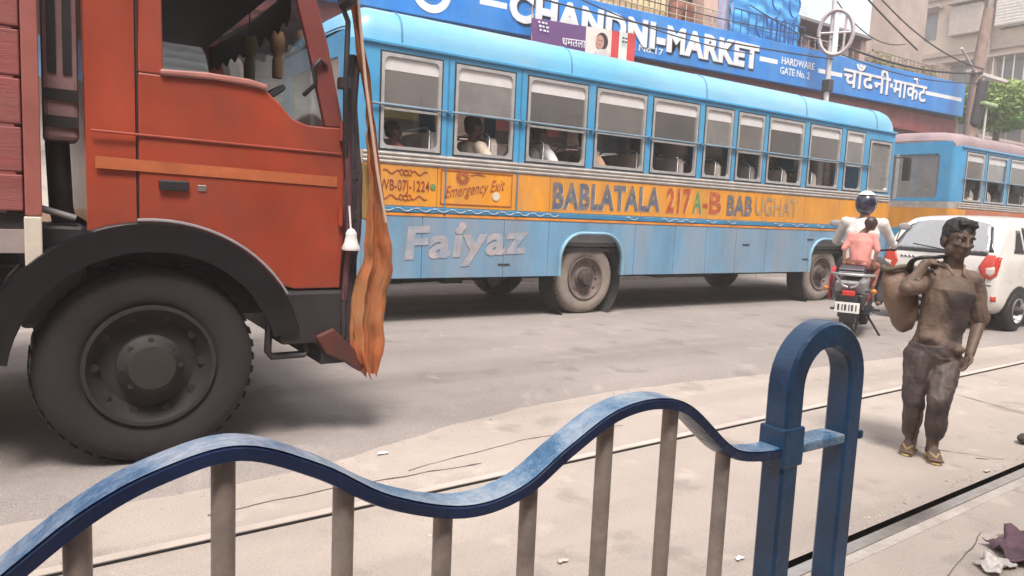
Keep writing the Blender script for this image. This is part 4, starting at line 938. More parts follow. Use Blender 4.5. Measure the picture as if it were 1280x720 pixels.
text_on(MB(), 'धमतला', 8.72, 9.3, 4.63, 4.66, .15, Y=11.685).build('lettering', sign_white, bn)
for z in (4.97, 4.90, 4.83):
    for k in range(3): MB().box(8.13+.085*k+.3*(4.97-z), 8.19+.085*k+.3*(4.97-z)-.02*((k+int(z*100)) % 2), 11.688, 11.694, z-.018, z+.014).build('print_line', sign_white, bn)
for z in (5.02, 4.95): 
    for k in range(2): MB().box(10.27+.08*k, 10.33+.08*k, 11.688, 11.694, z-.015, z+.015).build('print_line', MATS['print_hair'], bn)
for x in (8.02, 10.64): MB().tube([(x, 11.73, 4.5), (x, 11.76, 5.25)], .012, 6).build('stick', M('bamboo', (.4, .28, .14), .7), bn)
for x in (8.02, 10.64): MB().tube([(x, 11.76, 5.2), (x, 11.98, 5.22)], .006, 6).build('tie_string', M('bamboo', (.4, .28, .14), .7), bn)
# --- blue tarpaulin over the gallery rail
tp = MB()
for dy in (0, .01): tp.grid(lambda u, v: (lerp(14.28+.12*v, 16.92-.05*v, u), YW+.06+dy+.07*math.sin(u*23+v*2)+.03*math.sin(v*31+u*9), lerp(5.78, 7.6, v)-.05*math.sin(u*3.1)*v), 60, 24)
tpo = tag(tp.build('tarpaulin', M('tarpaulin_blue', (.05, .33, .72), .35, var=.2, scale=6, dirt=(.2, .45, .75), damt=.5, dscale=4), smooth=180), 'creased bright blue tarpaulin hung over the gallery above the sign', 'tarpaulin')
tl = MB()
for cx, cz in ((15.35, 6.25), (15.9, 7.0), (16.6, 6.95)):
    tl.tube([(cx+.22*math.cos(t), YW-.045, cz+.3*math.sin(t)) for t in [k*.35 for k in range(17)]], (.025, .004), 6, side=(0, 1, 0))
for cx in (15.75, 16.1, 16.45): tl.tube([(cx, YW-.045, 5.95), (cx, YW-.045, 6.45), (cx+.12, YW-.045, 6.55), (cx+.2, YW-.045, 6.4), (cx+.2, YW-.045, 5.95)], (.025, .004), 6, side=(0, 1, 0))
tl.build('print', M('tarp_print', (.03, .16, .5), .5), tpo)
gc = MB()
for dy in (0, .01): gc.grid(lambda u, v: (lerp(13.95, 14.5, u)+.1*v, YW+.2+dy+.08*math.sin(u*14), lerp(5.8, 7.4, v)), 20, 8)
tag(gc.build('hanging_sheet', M('sheet_greyviolet', (.3, .3, .42), .8, var=.2, scale=4), smooth=180), 'grey violet cloth sheet hanging beside the blue tarpaulin', 'cloth')
gd = MB(); gd.limb([(12.8, YW+.5, 5.9), (12.9, YW+.5, 6.3), (13.0, YW+.5, 6.6)], [.16, .2, .12]); gd.limb([(13.25, YW+.45, 5.9), (13.2, YW+.45, 6.35)], [.15, .16])
tag(gd.build('bundle', M('bundle_brown', (.2, .08, .06), .9, var=.5, scale=6), smooth=60), 'dark brown bundle of goods on the gallery left of the pink pillar', 'bundle')

# --- white lamp pole with a round emblem
PX = onY(1036, 85, 11.45).x
po = thing('lamp_pole', (PX, 11.45, .2), 'white pole with a big oval ring emblem standing between the two blue signs', 'pole')
pw = M('pole_white_paint', (.6, .58, .57), .5, .1, var=.2, dirt=(.4, .36, .34), damt=.5, dscale=5)
MB().tube([(PX, 11.45, .2), (PX, 11.45, 4), (PX, 11.45, 9.5)], [.09, .07, .045], 12).build('shaft', pw, po, smooth=60)
rc = Vector((PX-.02, 11.33, 6.2)); ru = Vector((.55, -.83, 0)).normalized()
MB().tube([rc+ru*.40*math.cos(t)+Vector((0, 0, .55*math.sin(t))) for t in [2*math.pi*k/36 for k in range(36)]], (.075, .05), 8, side=(-.83, -.55, 0), closed=True).build('ring', M('ring_pink', (.5, .42, .42), .5, .2, var=.2), po, smooth=60)
MB().tube([rc+Vector((0, 0, -.5)), rc+Vector((0, 0, .5))], (.07, .04), 8, side=ru).build('ring_bar', sign_white, po); MB().tube([rc-ru*.38, rc+ru*.38], .03, 8).build('ring_bar', MATS['ring_pink'], po)
MB().tube([rc+ru*.2+Vector((0, 0, -.42)), rc+ru*.22+Vector((0, 0, .4))], .03, 8).build('ring_bar', MATS['ring_pink'], po)
MB().box(PX-.1, PX+.1, 11.33, 11.55, 4.75, 5.05).build('junction_box', iron, po, bevel=.02)
# --- leaning utility pole at the corner, street lamp and wires
up_ = thing('utility_pole', (24.2, 11.2, .2), 'thick brown utility pole at the corner beyond the Devanagari sign', 'pole')
ub = M('pole_rust_brown', (.27, .19, .16), .8, var=.3, scale=4, dirt=(.14, .1, .09), damt=.5)
p_top = onY(1236, 12, 11.2); p_mid = onY(1221, 92, 11.2)
MB().tube([(24.1, 11.2, .2), (p_mid.x, 11.2, p_mid.z), (p_top.x, 11.2, p_top.z)], [.17, .17, .14], 12).build('shaft', ub, up_, smooth=60)
MB().box(p_mid.x-.5, p_mid.x+1.9, 11.12, 11.3, p_mid.z-.04, p_mid.z+.06).build('cross_arm', M('arm_pale', (.55, .5, .46), .6), up_, bevel=.01)
MB().limb([(p_mid.x-.05, 11.1, p_mid.z-1.5), (p_mid.x+.05, 11.05, p_mid.z-.3)], [.17, .2]).build('cable_bundle', iron, up_, smooth=60)
MB().tube([(p_mid.x-.2, 11.1, p_mid.z-.1), (p_mid.x-1.5, 11.0, p_mid.z+.5)], .035, 8).build('strut', M('arm_pale', (.55, .5, .46)), up_)
a = onY(1234, 130, 10.95); lp = thing('street_lamp', (a.x-.1, 10.95, .21), 'slim street lamp with a flat greenish head in front of the tree', 'street lamp')
MB().tube([(a.x-.1, 10.95, .21), (a.x-.02, 10.95, a.z-.1)], [.05, .035], 10).build('shaft', pw, lp, smooth=60)
MB().box(a.x-.45, a.x+.4, 10.8, 11.1, a.z-.08, a.z+.03).build('lamp_head', M('lamp_green', (.3, .42, .22), .5), lp, bevel=.03)
cable = M('cable_black', (.03, .03, .035), .6)
def wire(label, pts, r, sag):
    A, B = Vector(pts[0]), Vector(pts[1]); P = [A.lerp(B, k/16)-Vector((0, 0, sag*4*(k/16)*(1-k/16))) for k in range(17)]
    tag(MB().tube(P, r, 5).build('wire', cable, smooth=180), label, 'wire', 'overhead wires')
wire('thick cable from the white pole down to the brown utility pole', ((PX, 11.38, 6.0), (p_mid.x, 11.05, p_mid.z)), .03, .25)
wire('lower cable along the front of the CHANDNI MARKET lettering', ((4.0, 11.85, 5.6), (PX, 11.35, 5.55)), .018, .22)
wire('upper cable from the white pole towards the right over the Devanagari sign', ((PX, 11.36, 8.2), (p_mid.x, 11.0, p_mid.z+.1)), .02, .5)
wire('black cable slanting down across the pale blue panel', ((15.5, 11.5, 8.6), (21.5, 11.6, 6.5)), .025, .1)
wire('drooping cable crossing the middle of the CHANDNI MARKET letters', ((6.5, 11.7, 6.1), (14.5, 11.8, 5.35)), .014, .3)
wire('sagging cable from the gallery rail to the brown utility pole', ((14.4, 11.9, 6.5), (p_mid.x, 11.08, p_mid.z-.3)), .015, .5)
wire('looped cable hanging in front of the pale blue panel', ((PX, 11.4, 7.0), (21.0, 11.7, 6.6)), .015, .35)
wire('thin cable along the top edge of the blue sign', ((9.0, 11.9, 6.0), (PX, 11.4, 6.05)), .012, .12)

# ================================================================== BEIGE BUILDING AND TREE BEYOND THE SIDE STREET
bb = thing('apartment_building', (38, 19, -.1), 'beige apartment block with shaded windows beyond the side street', 'building')
beige = M('beige_plaster', (.60, .49, .41), .85, var=.12, scale=.8, dirt=(.32, .25, .22), damt=.55, dscale=.35)
ledge = M('ledge_plaster', (.4, .33, .3), .85, var=.15, dirt=(.22, .18, .17), damt=.5)
XF = 38
bays = [(12.5, 14.9), (14.9, 17.1), (17.1, 19.2), (19.2, 21.4), (21.4, 23.6), (23.6, 26)]
fl = [(4.6, 7.3), (7.3, 10.0), (10.0, 12.8), (12.8, 15.6)]
MB().box(XF, XF+.3, 12.5, 26, -.1, 4.6).build('wall', beige, bb); MB().box(XF+.31, XF+9, 12.5, 26, -.1, 15.6).build('inner_wall', dark, bb)
MB().box(XF+.305, XF+9, 12.3, 12.5, -.1, 15.6).build('street_wall', beige, bb)
for j, (z0, z1) in enumerate(fl):
    for i, (y0, y1) in enumerate(bays):
        hy0, hy1, hz0, hz1 = y0+.42, y1-.42, z0+.75, z1-.55
        MB().panel(y0, y1, z0, z1, hy0, hy1, hz0, hz1, .01, XF, XF+.3, m=2, ax='x').build('wall_panel', beige, bb)
        wn = MB().panel(hy0, hy1, hz0, hz1, hy0+.06, hy1-.06, hz0+.06, hz1-.06, .01, XF+.1, XF+.16, m=2, ax='x').build('window', M('window_frame_grey', (.4, .38, .37), .6), bb)
        MB().box(XF+.125, XF+.135, hy0+.06, hy1-.06, hz0+.06, hz1-.06).build('pane', M('window_pane_grey', (.2, .2, .21), .15, var=.3, scale=.8), wn)
        MB().box(XF+.09, XF+.14, (hy0+hy1)/2-.03, (hy0+hy1)/2+.03, hz0+.06, hz1-.06).build('mullion', MATS['window_frame_grey'], wn)
        MB().box(XF-.55, XF-.002, y0+.2, y1-.2, hz1+.02, hz1+.12).build('sunshade', ledge, bb)
        if (i, j) == (2, 2): MB().box(XF-.4, XF-.003, hy0-.1, hy1+.1, hz0+.02, hz1-.1).build('shutter_box', M('shutter_box_grey', (.42, .36, .33), .7), bb, bevel=.03)
        if (i, j) == (1, 2):
            q = MB().box(XF-.5, XF-.003, hy0-.1, hy1+.1, hz0+.1, hz1+.0).build('grille_box', M('grille_white', (.66, .63, .6), .6), bb, bevel=.02)
            for k in range(9): MB().box(XF-.52, XF-.501, hy0-.08, hy1+.08, hz0+.16+k*.14, hz0+.22+k*.14).build('louvre', MATS['grille_white'], q)
        if (i, j) == (1, 1):
            g = MB().box(XF-.45, XF-.41, hy0, hy1, hz0-.05, hz0).build('window_cage', M('cage_white', (.62, .6, .57), .5), bb)
            for k in range(4): MB().box(XF-.45, XF-.41, lerp(hy0, hy1-.05, k/3), lerp(hy0, hy1-.05, k/3)+.05, hz0+.002, hz1).build('bar', MATS['cage_white'], g)
    MB().box(XF-.18, XF-.002, 12.5, 26, z1-.12, z1+.1).build('floor_band', ledge, bb)
MB().box(XF-.32, XF-.184, 12.5, 26, 12.84, 12.96).build('pipe', M('pipe_white', (.68, .66, .64), .5), bb, bevel=.03)
for y in (17.1, 21.4, 14.9): MB().box(XF-.3, XF-.19, y-.12, y+.12, 0, 15).build('pilaster', ledge, bb)
# low wall and the tree at the corner
cw = thing('compound_wall', (30.5, 14.2, .06), 'grey-brown wall and shed under the tree at the right edge', 'wall')
MB().box(31, 37.6, 14.0, 14.4, .06, 5.0).build('wall', M('grey_brown_plaster', (.3, .25, .22), .85, var=.25, scale=1.2, dirt=(.16, .13, .12), damt=.5), cw)
MB().box(30.8, 37.8, 13.9, 14.5, 5.0, 5.12).build('coping', ledge, cw)
tc_ = onY(1256, 131, 12.3)
tr = thing('tree', (tc_.x+.4, 12.5, .06), 'small bright green leafy tree at the right edge above the second bus', 'tree')
tb = M('tree_bark', (.16, .12, .09), .9, var=.3, scale=8, bump=.3)
trk = MB().tube([(tc_.x+.4, 12.5, .06), (tc_.x+.3, 12.5, 2.5), (tc_.x, 12.5, tc_.z-.4)], [.2, .15, .09], 10)
for k in range(9): 
    a_ = k*.7; trk.tube([(tc_.x+.05, 12.5, tc_.z-1.0+.06*k), (tc_.x+1.1*math.cos(a_), 12.5+.8*math.sin(a_), tc_.z-.1+.5*pr_.random())], [.05, .015], 6)
trk.build('trunk', tb, tr, smooth=60)
leaves('crown', grn2, tr, tc_.x, 12.5, tc_.z+.05, 2.0, 1.4, .85, 3800, .11, pr_)
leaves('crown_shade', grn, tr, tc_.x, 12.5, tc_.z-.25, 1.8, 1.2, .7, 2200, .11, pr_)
# block continuing down the street on the near side of the far corner (behind the second bus)

# ================================================================== PEOPLE
def basis(f, u):
    f = Vector(f).normalized(); u = Vector(u); u = (u-f*u.dot(f)).normalized(); l = u.cross(f)      # l: the person's left
    return f, u, l
def head_geo(mb, c, f, u, s=1.0, ears=True):
    f, u, l = basis(f, u); R = Matrix((l, f, u)).transposed()
    P = lambda a, b, d: Vector(c)+l*a*s+f*b*s+u*d*s
    mb.ell(P(0, -.012, .03), (.077*s, .094*s, .088*s), R)             # skull
    mb.ell(P(0, .022, -.03), (.062*s, .066*s, .085*s), R)             # face
    mb.ell(P(0, .045, -.088), (.036*s, .034*s, .026*s), R)            # chin
    for k in (-1, 1):
        mb.ell(P(k*.045, .02, -.06), (.022*s, .04*s, .035*s), R)      # jaw
        mb.ell(P(k*.036, .066, -.02), (.022*s, .018*s, .018*s), R)    # cheek
        mb.ell(P(k*.028, .078, .022), (.026*s, .014*s, .009*s), R)    # brow
        if ears: mb.ell(P(k*.079, -.008, -.01), (.009*s, .021*s, .034*s), R)
    mb.tube([P(0, .083, .018), P(0, .096, -.008), P(0, .104, -.026), P(0, .088, -.036)], [.008*s, .010*s, .014*s, .012*s], 8)
    for k in (-1, 1): mb.ell(P(k*.013, .09, -.03), (.009*s, .011*s, .008*s), R)
    mb.ell(P(0, .082, -.055), (.025*s, .012*s, .006*s), R); mb.ell(P(0, .08, -.067), (.022*s, .012*s, .007*s), R)
    return P, R
def hand_geo(mb, w_, d, nrm, thumb, s=1.0, curl=.5, grip=0):
    """w_ wrist, d along the hand, nrm out of the palm, thumb: side of the thumb"""
    d = Vector(d).normalized(); nrm = Vector(nrm); nrm = (nrm-d*nrm.dot(d)).normalized(); t = d.cross(nrm); t = t if t.dot(Vector(thumb)) > 0 else -t
    w_ = Vector(w_); R = Matrix((t, nrm, d)).transposed()
    mb.ell(w_+d*.048*s, (.040*s, .017*s, .052*s), R)
    for k, (off, L_) in enumerate(((.030, .075), (.010, .085), (-.011, .078), (-.030, .062))):
        a = w_+d*.088*s+t*off*s; ang = 0; P = [a]; q = a
        for seg, fr in enumerate((.42, .32, .26)):
            ang += curl*(.55+.25*seg)+grip; q = q+(d*math.cos(ang)+nrm*math.sin(ang)+t*off*.8)*L_*fr*s; P.append(q)
        mb.limb(P, [.0095*s, .009*s, .0083*s, .0072*s], 8)
    a = w_+d*.03*s+t*.034*s; b = a+(t*.7+d*.75+nrm*.3).normalized()*.04*s; c = b+(t*.25+d*.9+nrm*(.35+grip)).normalized()*.034*s
    mb.limb([w_+d*.02*s+t*.02*s, a, b, c], [.012*s, .0125*s, .0105*s, .008*s], 8)
def torso(mb, pts, rr, side): mb.tube([Vector(p) for p in pts], [tuple(r) for r in rr], 20, side=side)
def foot_geo(mb, an, toe, s=1.0):
    an = Vector(an); toe = Vector(toe); d = (toe-an); d.z = 0; d.normalize(); l = Vector((0, 0, 1)).cross(d)
    z0 = toe.z
    heel = an-d*.045*s; heel.z = z0+.03*s; ball = toe-d*.05*s; ball.z = z0+.018*s; tp_ = toe.copy(); tp_.z = z0+.013*s; mid_ = an+d*.06*s; mid_.z = z0+.045*s
    mb.tube([heel-d*.012*s, heel, mid_, ball, tp_], [(.02*s, .022*s), (.032*s, .03*s), (.035*s, .034*s), (.018*s, .044*s), (.011*s, .034*s)], 14, side=(0, 0, 1))
    mb.limb([an, Vector((an.x, an.y, z0+.035*s))], [.036*s, .034*s], 10)
    for k in range(5): q = tp_+l*(.034-.017*k)*s-d*.004*k*s; mb.limb([q-d*.02*s, q+d*.014*s], [.009*s, .008*s], 6)

skin_mud = M('mud_coated_skin', (.125, .08, .058), .6, var=.3, scale=9, dirt=(.05, .032, .026), damt=.5, dscale=6, bump=.15, bscale=70)
eye_w = M('eye_white', (.5, .45, .42), .3); eye_d = M('eye_dark', (.012, .01, .01), .2)
hair_b = M('black_hair', (.012, .010, .011), .35, var=.4, scale=40, bump=.6, bscale=150)
def mudmat(name, col, spots):
    m = M(name, col, .75, var=.28, scale=7, dirt=(.05, .034, .03), damt=.45, dscale=5, bump=.25, bscale=60)
    n = m.node_tree; L = n.links.new; b = n.nodes['Principled BSDF']; src = b.inputs['Base Color'].links[0].from_socket
    tc = n.nodes.new('ShaderNodeTexCoord'); nz = n.nodes.new('ShaderNodeTexNoise'); nz.inputs['Scale'].default_value = 11
    L(tc.outputs['Object'], nz.inputs['Vector'])
    for (p, r, c) in spots:                              # wet stains with a shape of their own
        ds = n.nodes.new('ShaderNodeVectorMath'); ds.operation = 'DISTANCE'; ds.inputs[1].default_value = p; L(tc.outputs['Object'], ds.inputs[0])
        ad = n.nodes.new('ShaderNodeMath'); ad.operation = 'MULTIPLY_ADD'; ad.inputs[1].default_value = .12; L(nz.outputs[0], ad.inputs[0]); L(ds.outputs['Value'], ad.inputs[2])
        mr_ = n.nodes.new('ShaderNodeMapRange'); mr_.inputs[1].default_value = r; mr_.inputs[2].default_value = r+.07; mr_.inputs[3].default_value = .85; mr_.inputs[4].default_value = 0; L(ad.outputs[0], mr_.inputs[0])
        mi = n.nodes.new('ShaderNodeMixRGB'); mi.inputs[2].default_value = c+(1,); L(mr_.outputs[0], mi.inputs[0]); L(src, mi.inputs[1]); src = mi.outputs[0]
    L(src, b.inputs['Base Color']); return m

# ---------------- the mud-covered man walking between the tram rails
gA = onZ(1133, 562, .012); gB = onZ(1159, 571, .012)
D0 = (gB-EYE).dot(fwd)
J = lambda px, py, dd=0: onD(px, py, D0+dd)
mroot = thing('person', (gB.x, gB.y, 0), 'man coated in brown mud walking between the tram rails with a sack over his shoulder', 'person')
FW = (-fwd*1.0-right*.15); FW.z = 0; FW.normalize(); LF = Vector((0, 0, 1)).cross(FW)          # faces the camera, a little to the left
hc = J(1198, 300, -.02); neck = J(1190, 332, .02); chest = J(1186, 365, 0); waist = J(1176, 412, .02); pel = J(1166, 441, .02)
shL, elL, wrL = J(1214, 352, .03), J(1224, 402, .06), J(1212, 443, -.04)
shR, elR, wrR = J(1158, 349, .03), J(1133, 361, -.14), J(1157, 329, -.10)
hL, kL, aL = J(1181, 447, .02), J(1173, 502, -.12), J(1166, 549, .0)
hR, kR, aR = J(1152, 444, .02), J(1143, 500, .02), J(1139, 546, .14)
tL = Vector((gB.x, gB.y, .012)); tL = Vector((aL.x, aL.y, .012))+(FW*.12-right*.02); tR = Vector((aR.x, aR.y, .012))+(FW*.11-right*.07)
aL.z = max(aL.z, .09); aR.z = max(aR.z, .09)
B = MB(); hf = (FW+right*.16+Vector((0, 0, -.12))).normalized(); hu = Vector((0, 0, 1))+right*.10
HP, HR = head_geo(B, hc, hf, hu, 1.02)
B.limb([neck+Vector((0, 0, -.05)), hc+Vector((0, 0, -.05))-FW*.02], [.058, .052], 14)
torso(B, [pel, waist, chest, neck+Vector((0, 0, -.05))], [(.115, .08), (.105, .075), (.13, .085), (.07, .06)], LF)
B.limb([shL, elL, wrL], [.05, .04, .027]); B.limb([shR, elR, wrR], [.05, .042, .028])
B.limb([hL, kL, aL], [.075, .05, .036]); B.limb([hR, kR, aR], [.075, .05, .036])
hand_geo(B, wrL, (J(1199, 468, -.06)-wrL), -right*.8+FW*.1, FW, 1.0, .7)
hand_geo(B, wrR, (J(1175, 322, -.02)-wrR), -FW*.2+Vector((0, 0, -1)), FW, .95, .95, .15)
foot_geo(B, aL, tL); foot_geo(B, aR, tR)
body = remesh(B, .0062, 3).build('body', skin_mud, mroot, smooth=180)
for k in (-1, 1):
    e = MB().ell(HP(k*.030, .071, .004), (.014, .011, .010), HR, 10, 8).build('eye', eye_w, mroot, smooth=180)
    MB().ell(HP(k*.030+.002, .079, .004), (.0065, .005, .0065), HR, 8, 6).build('iris', eye_d, e, smooth=180)
    MB().tube([HP(k*.012, .089, .024), HP(k*.03, .088, .031), HP(k*.052, .073, .024)], [(.005, .003), (.006, .004), (.003, .003)], 6).build('eyebrow', hair_b, mroot, smooth=180)
H = MB(); H.ell(HP(0, -.018, .054), (.085, .098, .082), HR); H.ell(HP(.012, .024, .096), (.058, .055, .034), HR)
H.ell(HP(0, -.06, -.005), (.072, .05, .07), HR)
for k in (-1, 1): H.ell(HP(k*.074, -.015, .028), (.013, .035, .045), HR)
rh = random.Random(2)
for _ in range(40):
    a = rh.uniform(-1, 1); H.limb([HP(a*.042, .03+.03*rh.random(), .115), HP(a*.05, .066+.01*rh.random(), .088+.012*rh.random())], [.010, .005], 5)
remesh(H, .006, 2, .006, 40).build('hair', hair_b, mroot, smooth=180)
def folds(mb, amp=.008):
    out = []
    ctr = Vector((gB.x, gB.y, 0))
    for v in mb.v:
        v = Vector(v); d = Vector((v.x-ctr.x, v.y-ctr.y, 0)); d.normalize()
        n1 = mnoise.noise(Vector((v.x*13+v.z*5, v.y*13, v.z*7))); n2 = mnoise.noise(Vector((v.x*24+v.z*9, v.y*24, v.z*13+5)))
        out.append(tuple(v+d*(amp*(1-2*abs(n1))+amp*.5*(1-2*abs(n2))-amp*.4)))
    mb.v = out; return mb
# shirt
spine = [pel+Vector((0, 0, -.03)), waist, chest, neck+Vector((0, 0, -.045)), neck+Vector((0, 0, -.012))]
Sh = MB(); torso(Sh, spine, [(.142, .114), (.120, .098), (.148, .110), (.108, .078), (.058, .056)], LF)
Sh.limb([shR.lerp(neck, .55)+Vector((0, 0, -.03)), shR, shR.lerp(elR, .75)], [.06, .070, .058]); Sh.limb([shL.lerp(neck, .55)+Vector((0, 0, -.03)), shL, shL.lerp(elL, .95)], [.06, .068, .054])
for k in range(5): q = waist.lerp(pel, .3+.2*k/2); Sh.ell(q+FW*.07+LF*(-.08+.04*k), (.05, .05, .035))
shirt_m = mudmat('mud_soaked_shirt', (.155, .104, .078), [((chest+LF*.07+FW*.12+Vector((0, 0, -.10)))-Vector((gB.x, gB.y, 0)), .16, (.03, .02, .022)), ((waist+LF*.05+FW*.12)-Vector((gB.x, gB.y, 0)), .10, (.035, .024, .024))])
folds(remesh(Sh, .006, 3, .012, 16)).build('shirt', shirt_m, mroot, smooth=180)
col_ = MB()
for k in (-1, 1): col_.tube([neck+LF*k*.055-FW*.02+Vector((0, 0, .005)), neck+LF*k*.05+FW*.045+Vector((0, 0, -.01)), neck+LF*k*.03+FW*.085+Vector((0, 0, -.05)), neck+LF*k*.05+FW*.085+Vector((0, 0, -.075))], [(.02, .008), (.024, .009), (.022, .009), (.008, .006)], 8)
col_.build('collar', M('collar_mud', (.2, .13, .09), .5, var=.3), mroot, smooth=180, kind='stuff')
# trousers
Tr = MB(); torso(Tr, [pel+Vector((0, 0, .06)), pel, pel+Vector((0, 0, -.07))], [(.135, .108), (.142, .112), (.125, .098)], LF)
for h_, k_, a_ in ((hL, kL, aL), (hR, kR, aR)): Tr.limb([h_, h_.lerp(k_, .5), k_, k_.lerp(a_, .5), a_+Vector((0, 0, .03))], [.088, .080, .060, .054, .048], 14)
tr_m = M('muddy_trousers', (.055, .042, .045), .6, var=.3, scale=8, dirt=(.16, .1, .065), damt=.55, dscale=4, bump=.25, bscale=50)
folds(remesh(Tr, .006, 3, .012, 16)).build('trousers', tr_m, mroot, smooth=180)
belt = None
if 0: MB().tube([pel+Vector((0, 0, .045))+FW*.118-LF*.02, pel+Vector((0, 0, .04))+FW*.119+LF*.03, pel+Vector((0, 0, .042))+FW*.110+LF*.08], (.012, .012), 8)
san = M('sandal_ochre', (.40, .29, .13), .7, var=.25, scale=12)
for an, to in ((aL, tL), (aR, tR)):
    d = to-an; d.z = 0; d.normalize(); l = Vector((0, 0, 1)).cross(d); heel = Vector((an.x, an.y, 0))-d*.065; tip = Vector((to.x, to.y, 0))+d*.025
    pts = []
    for k in range(20):
        t = 2*math.pi*k/20; c_ = heel.lerp(tip, .5+.5*math.cos(t)); wd = (.034+.012*(.5+.5*math.cos(t)))*math.sin(t); q = c_+l*wd; pts.append((q.x, q.y))
    s_ = MB().prism(pts, .001, .013, 'z').build('sandal', san, mroot, bevel=.003)
    b_ = Vector((to.x, to.y, 0))-d*.045
    for k in (-1, 1): MB().tube([b_+d*.035+Vector((0, 0, .035)), b_+l*k*.025-d*.01+Vector((0, 0, .052)), b_+l*k*.046-d*.045+Vector((0, 0, .02))], (.010, .005), 8).build('strap', san, s_, smooth=180)
# sack
sk = thing('sack', tuple(J(1126, 414, .1)), 'brown muddy sack with a black strap slung behind the muddy man', 'bag')
outl = [(1105, 338, 1143, .04), (1103, 352, 1147, .065), (1106, 372, 1148, .075), (1111, 390, 1146, .07), (1116, 402, 1145, .058), (1122, 410, 1144, .04), (1128, 414, 1141, .02)]
sb = MB(); ring_ = []
for xl, y, xr, dep in outl:
    a = J(xl, y, .1); b = J(xr, y, .1); c_ = (a+b)/2; hw = (b-a).length/2; ring_.append((c_, hw, dep))
sb.tube([r[0] for r in ring_], [(r[1], r[2]) for r in ring_], 24, side=right)
sack_m = M('sack_brown', (.20, .125, .085), .6, var=.22, scale=6, dirt=(.1, .065, .05), damt=.6, dscale=4, bump=.2)
sbo = remesh(sb, .009, 2, .014, 14).build('sack_body', sack_m, sk, smooth=180)
MB().tube([ring_[0][0]+right*(ring_[0][1]+.004)*math.cos(t)+fwd*(.055)*math.sin(t)+Vector((0, 0, .01*math.sin(3*t)+.012)) for t in [2*math.pi*k/24 for k in range(24)]], .016, 8, closed=True).build('rim', M('sack_rim', (.09, .065, .04), .7, var=.4, scale=12), sk, smooth=180)
MB().tube(spline([J(1136, 340, .06), J(1140, 327, .0), J(1152, 322, -.05), J(1168, 322, -.05), J(1180, 321, .02), J(1183, 328, .14), J(1160, 345, .16), J(1140, 352, .15)], 6), (.012, .02), 8, side=(0, 0, 1)).build('strap', M('strap_black', (.015, .013, .014), .5), sk, smooth=180)

# ---------------- motorcycle with rider and child
g0 = onZ(1060, 420, ZR)
mx0, my0 = g0.x, g0.y
mc = thing('motorcycle', (mx0, my0, ZR), 'black motorcycle with a white number plate carrying a rider and a child', 'motorcycle')
blk = M('bike_black', (.018, .016, .024), .3, var=.2, coat=.4); slv = M('bike_silver', (.5, .5, .52), .3, .7); redp = M('bike_red', (.5, .03, .035), .35, coat=.3); gry = M('bike_grey_cowl', (.3, .29, .31), .4, var=.15)
def bwheel(x, r):
    t = MB().lathe((x, my0, ZR+r), (0, 1, 0), [(r*.8, -.04), (r*.92, -.055), (r, -.03), (r*1.0, .03), (r*.92, .055), (r*.8, .04)], 32, True).build('wheel', rubber, mc, smooth=50)
    MB().lathe((x, my0, ZR+r), (0, 1, 0), [(r*.8, -.03), (r*.8, .03), (r*.7, .03), (r*.7, -.03)], 32, True).build('rim', slv, t, smooth=50)
    sp = MB()
    for k in range(6): a = k*math.pi/3; sp.tube([(x, my0, ZR+r), (x+r*.72*math.cos(a), my0, ZR+r+r*.72*math.sin(a))], .018, 6)
    sp.build('spokes', slv, t)
bwheel(mx0+.12, .29); bwheel(mx0+1.38, .30)
P = lambda x, y, z: (mx0+x, my0+y, ZR+z)
def pr(pts, y0, y1, name, mat, bev=.015): return MB().prism([(mx0+a, ZR+b) for a, b in pts], my0+y0, my0+y1).build(name, mat, mc, bevel=bev, seg=3)
MB().grid(lambda u, v: (mx0+.12-.36*math.cos(rad(lerp(-20, 110, u))), my0+lerp(-.085, .085, v), ZR+.29+.34*math.sin(rad(lerp(-20, 110, u)))+.02*math.sin(math.pi*v)), 14, 6).build('mudguard', blk, mc, smooth=60)
pr([(-.30, .66), (-.22, .52), (.25, .48), (.75, .5), (.8, .72), (.3, .74)], -.165, .165, 'tail_cowl', gry, .04)
pr([(-.27, .52), (-.2, .36), (.1, .40), (.3, .5)], -.15, .15, 'rear_fairing', blk, .03)
pr([(.25, .4), (.7, .42), (.72, .62), (.3, .66)], -.145, -.125, 'side_panel', redp); pr([(.25, .4), (.7, .42), (.72, .62), (.3, .66)], .125, .145, 'side_panel', redp)
pr([(.72, .72), (.8, .55), (1.2, .58), (1.22, .82), (1.05, .9), (.85, .86)], -.14, .14, 'fuel_tank', redp, .05)
pr([(-.26, .78), (-.25, .735), (.72, .735), (.76, .80), (.3, .80), (.1, .83), (-.2, .85)], -.14, .14, 'saddle', M('saddle_dark', (.03, .02, .03), .55), .03)
for k in (0, 1): MB().box(mx0-.262, mx0-.252, my0-.13, my0+.13, ZR+.765+.035*k, ZR+.775+.035*k).build('saddle_piping', slv, mc)
MB().tube([P(.35, -.2, .70), P(-.1, -.22, .74), P(-.32, -.19, .75), P(-.36, -.09, .75), P(-.36, .09, .75), P(-.32, .19, .75), P(-.1, .22, .74), P(.35, .2, .70)], .016, 8).build('grab_rail', slv, mc, smooth=60)
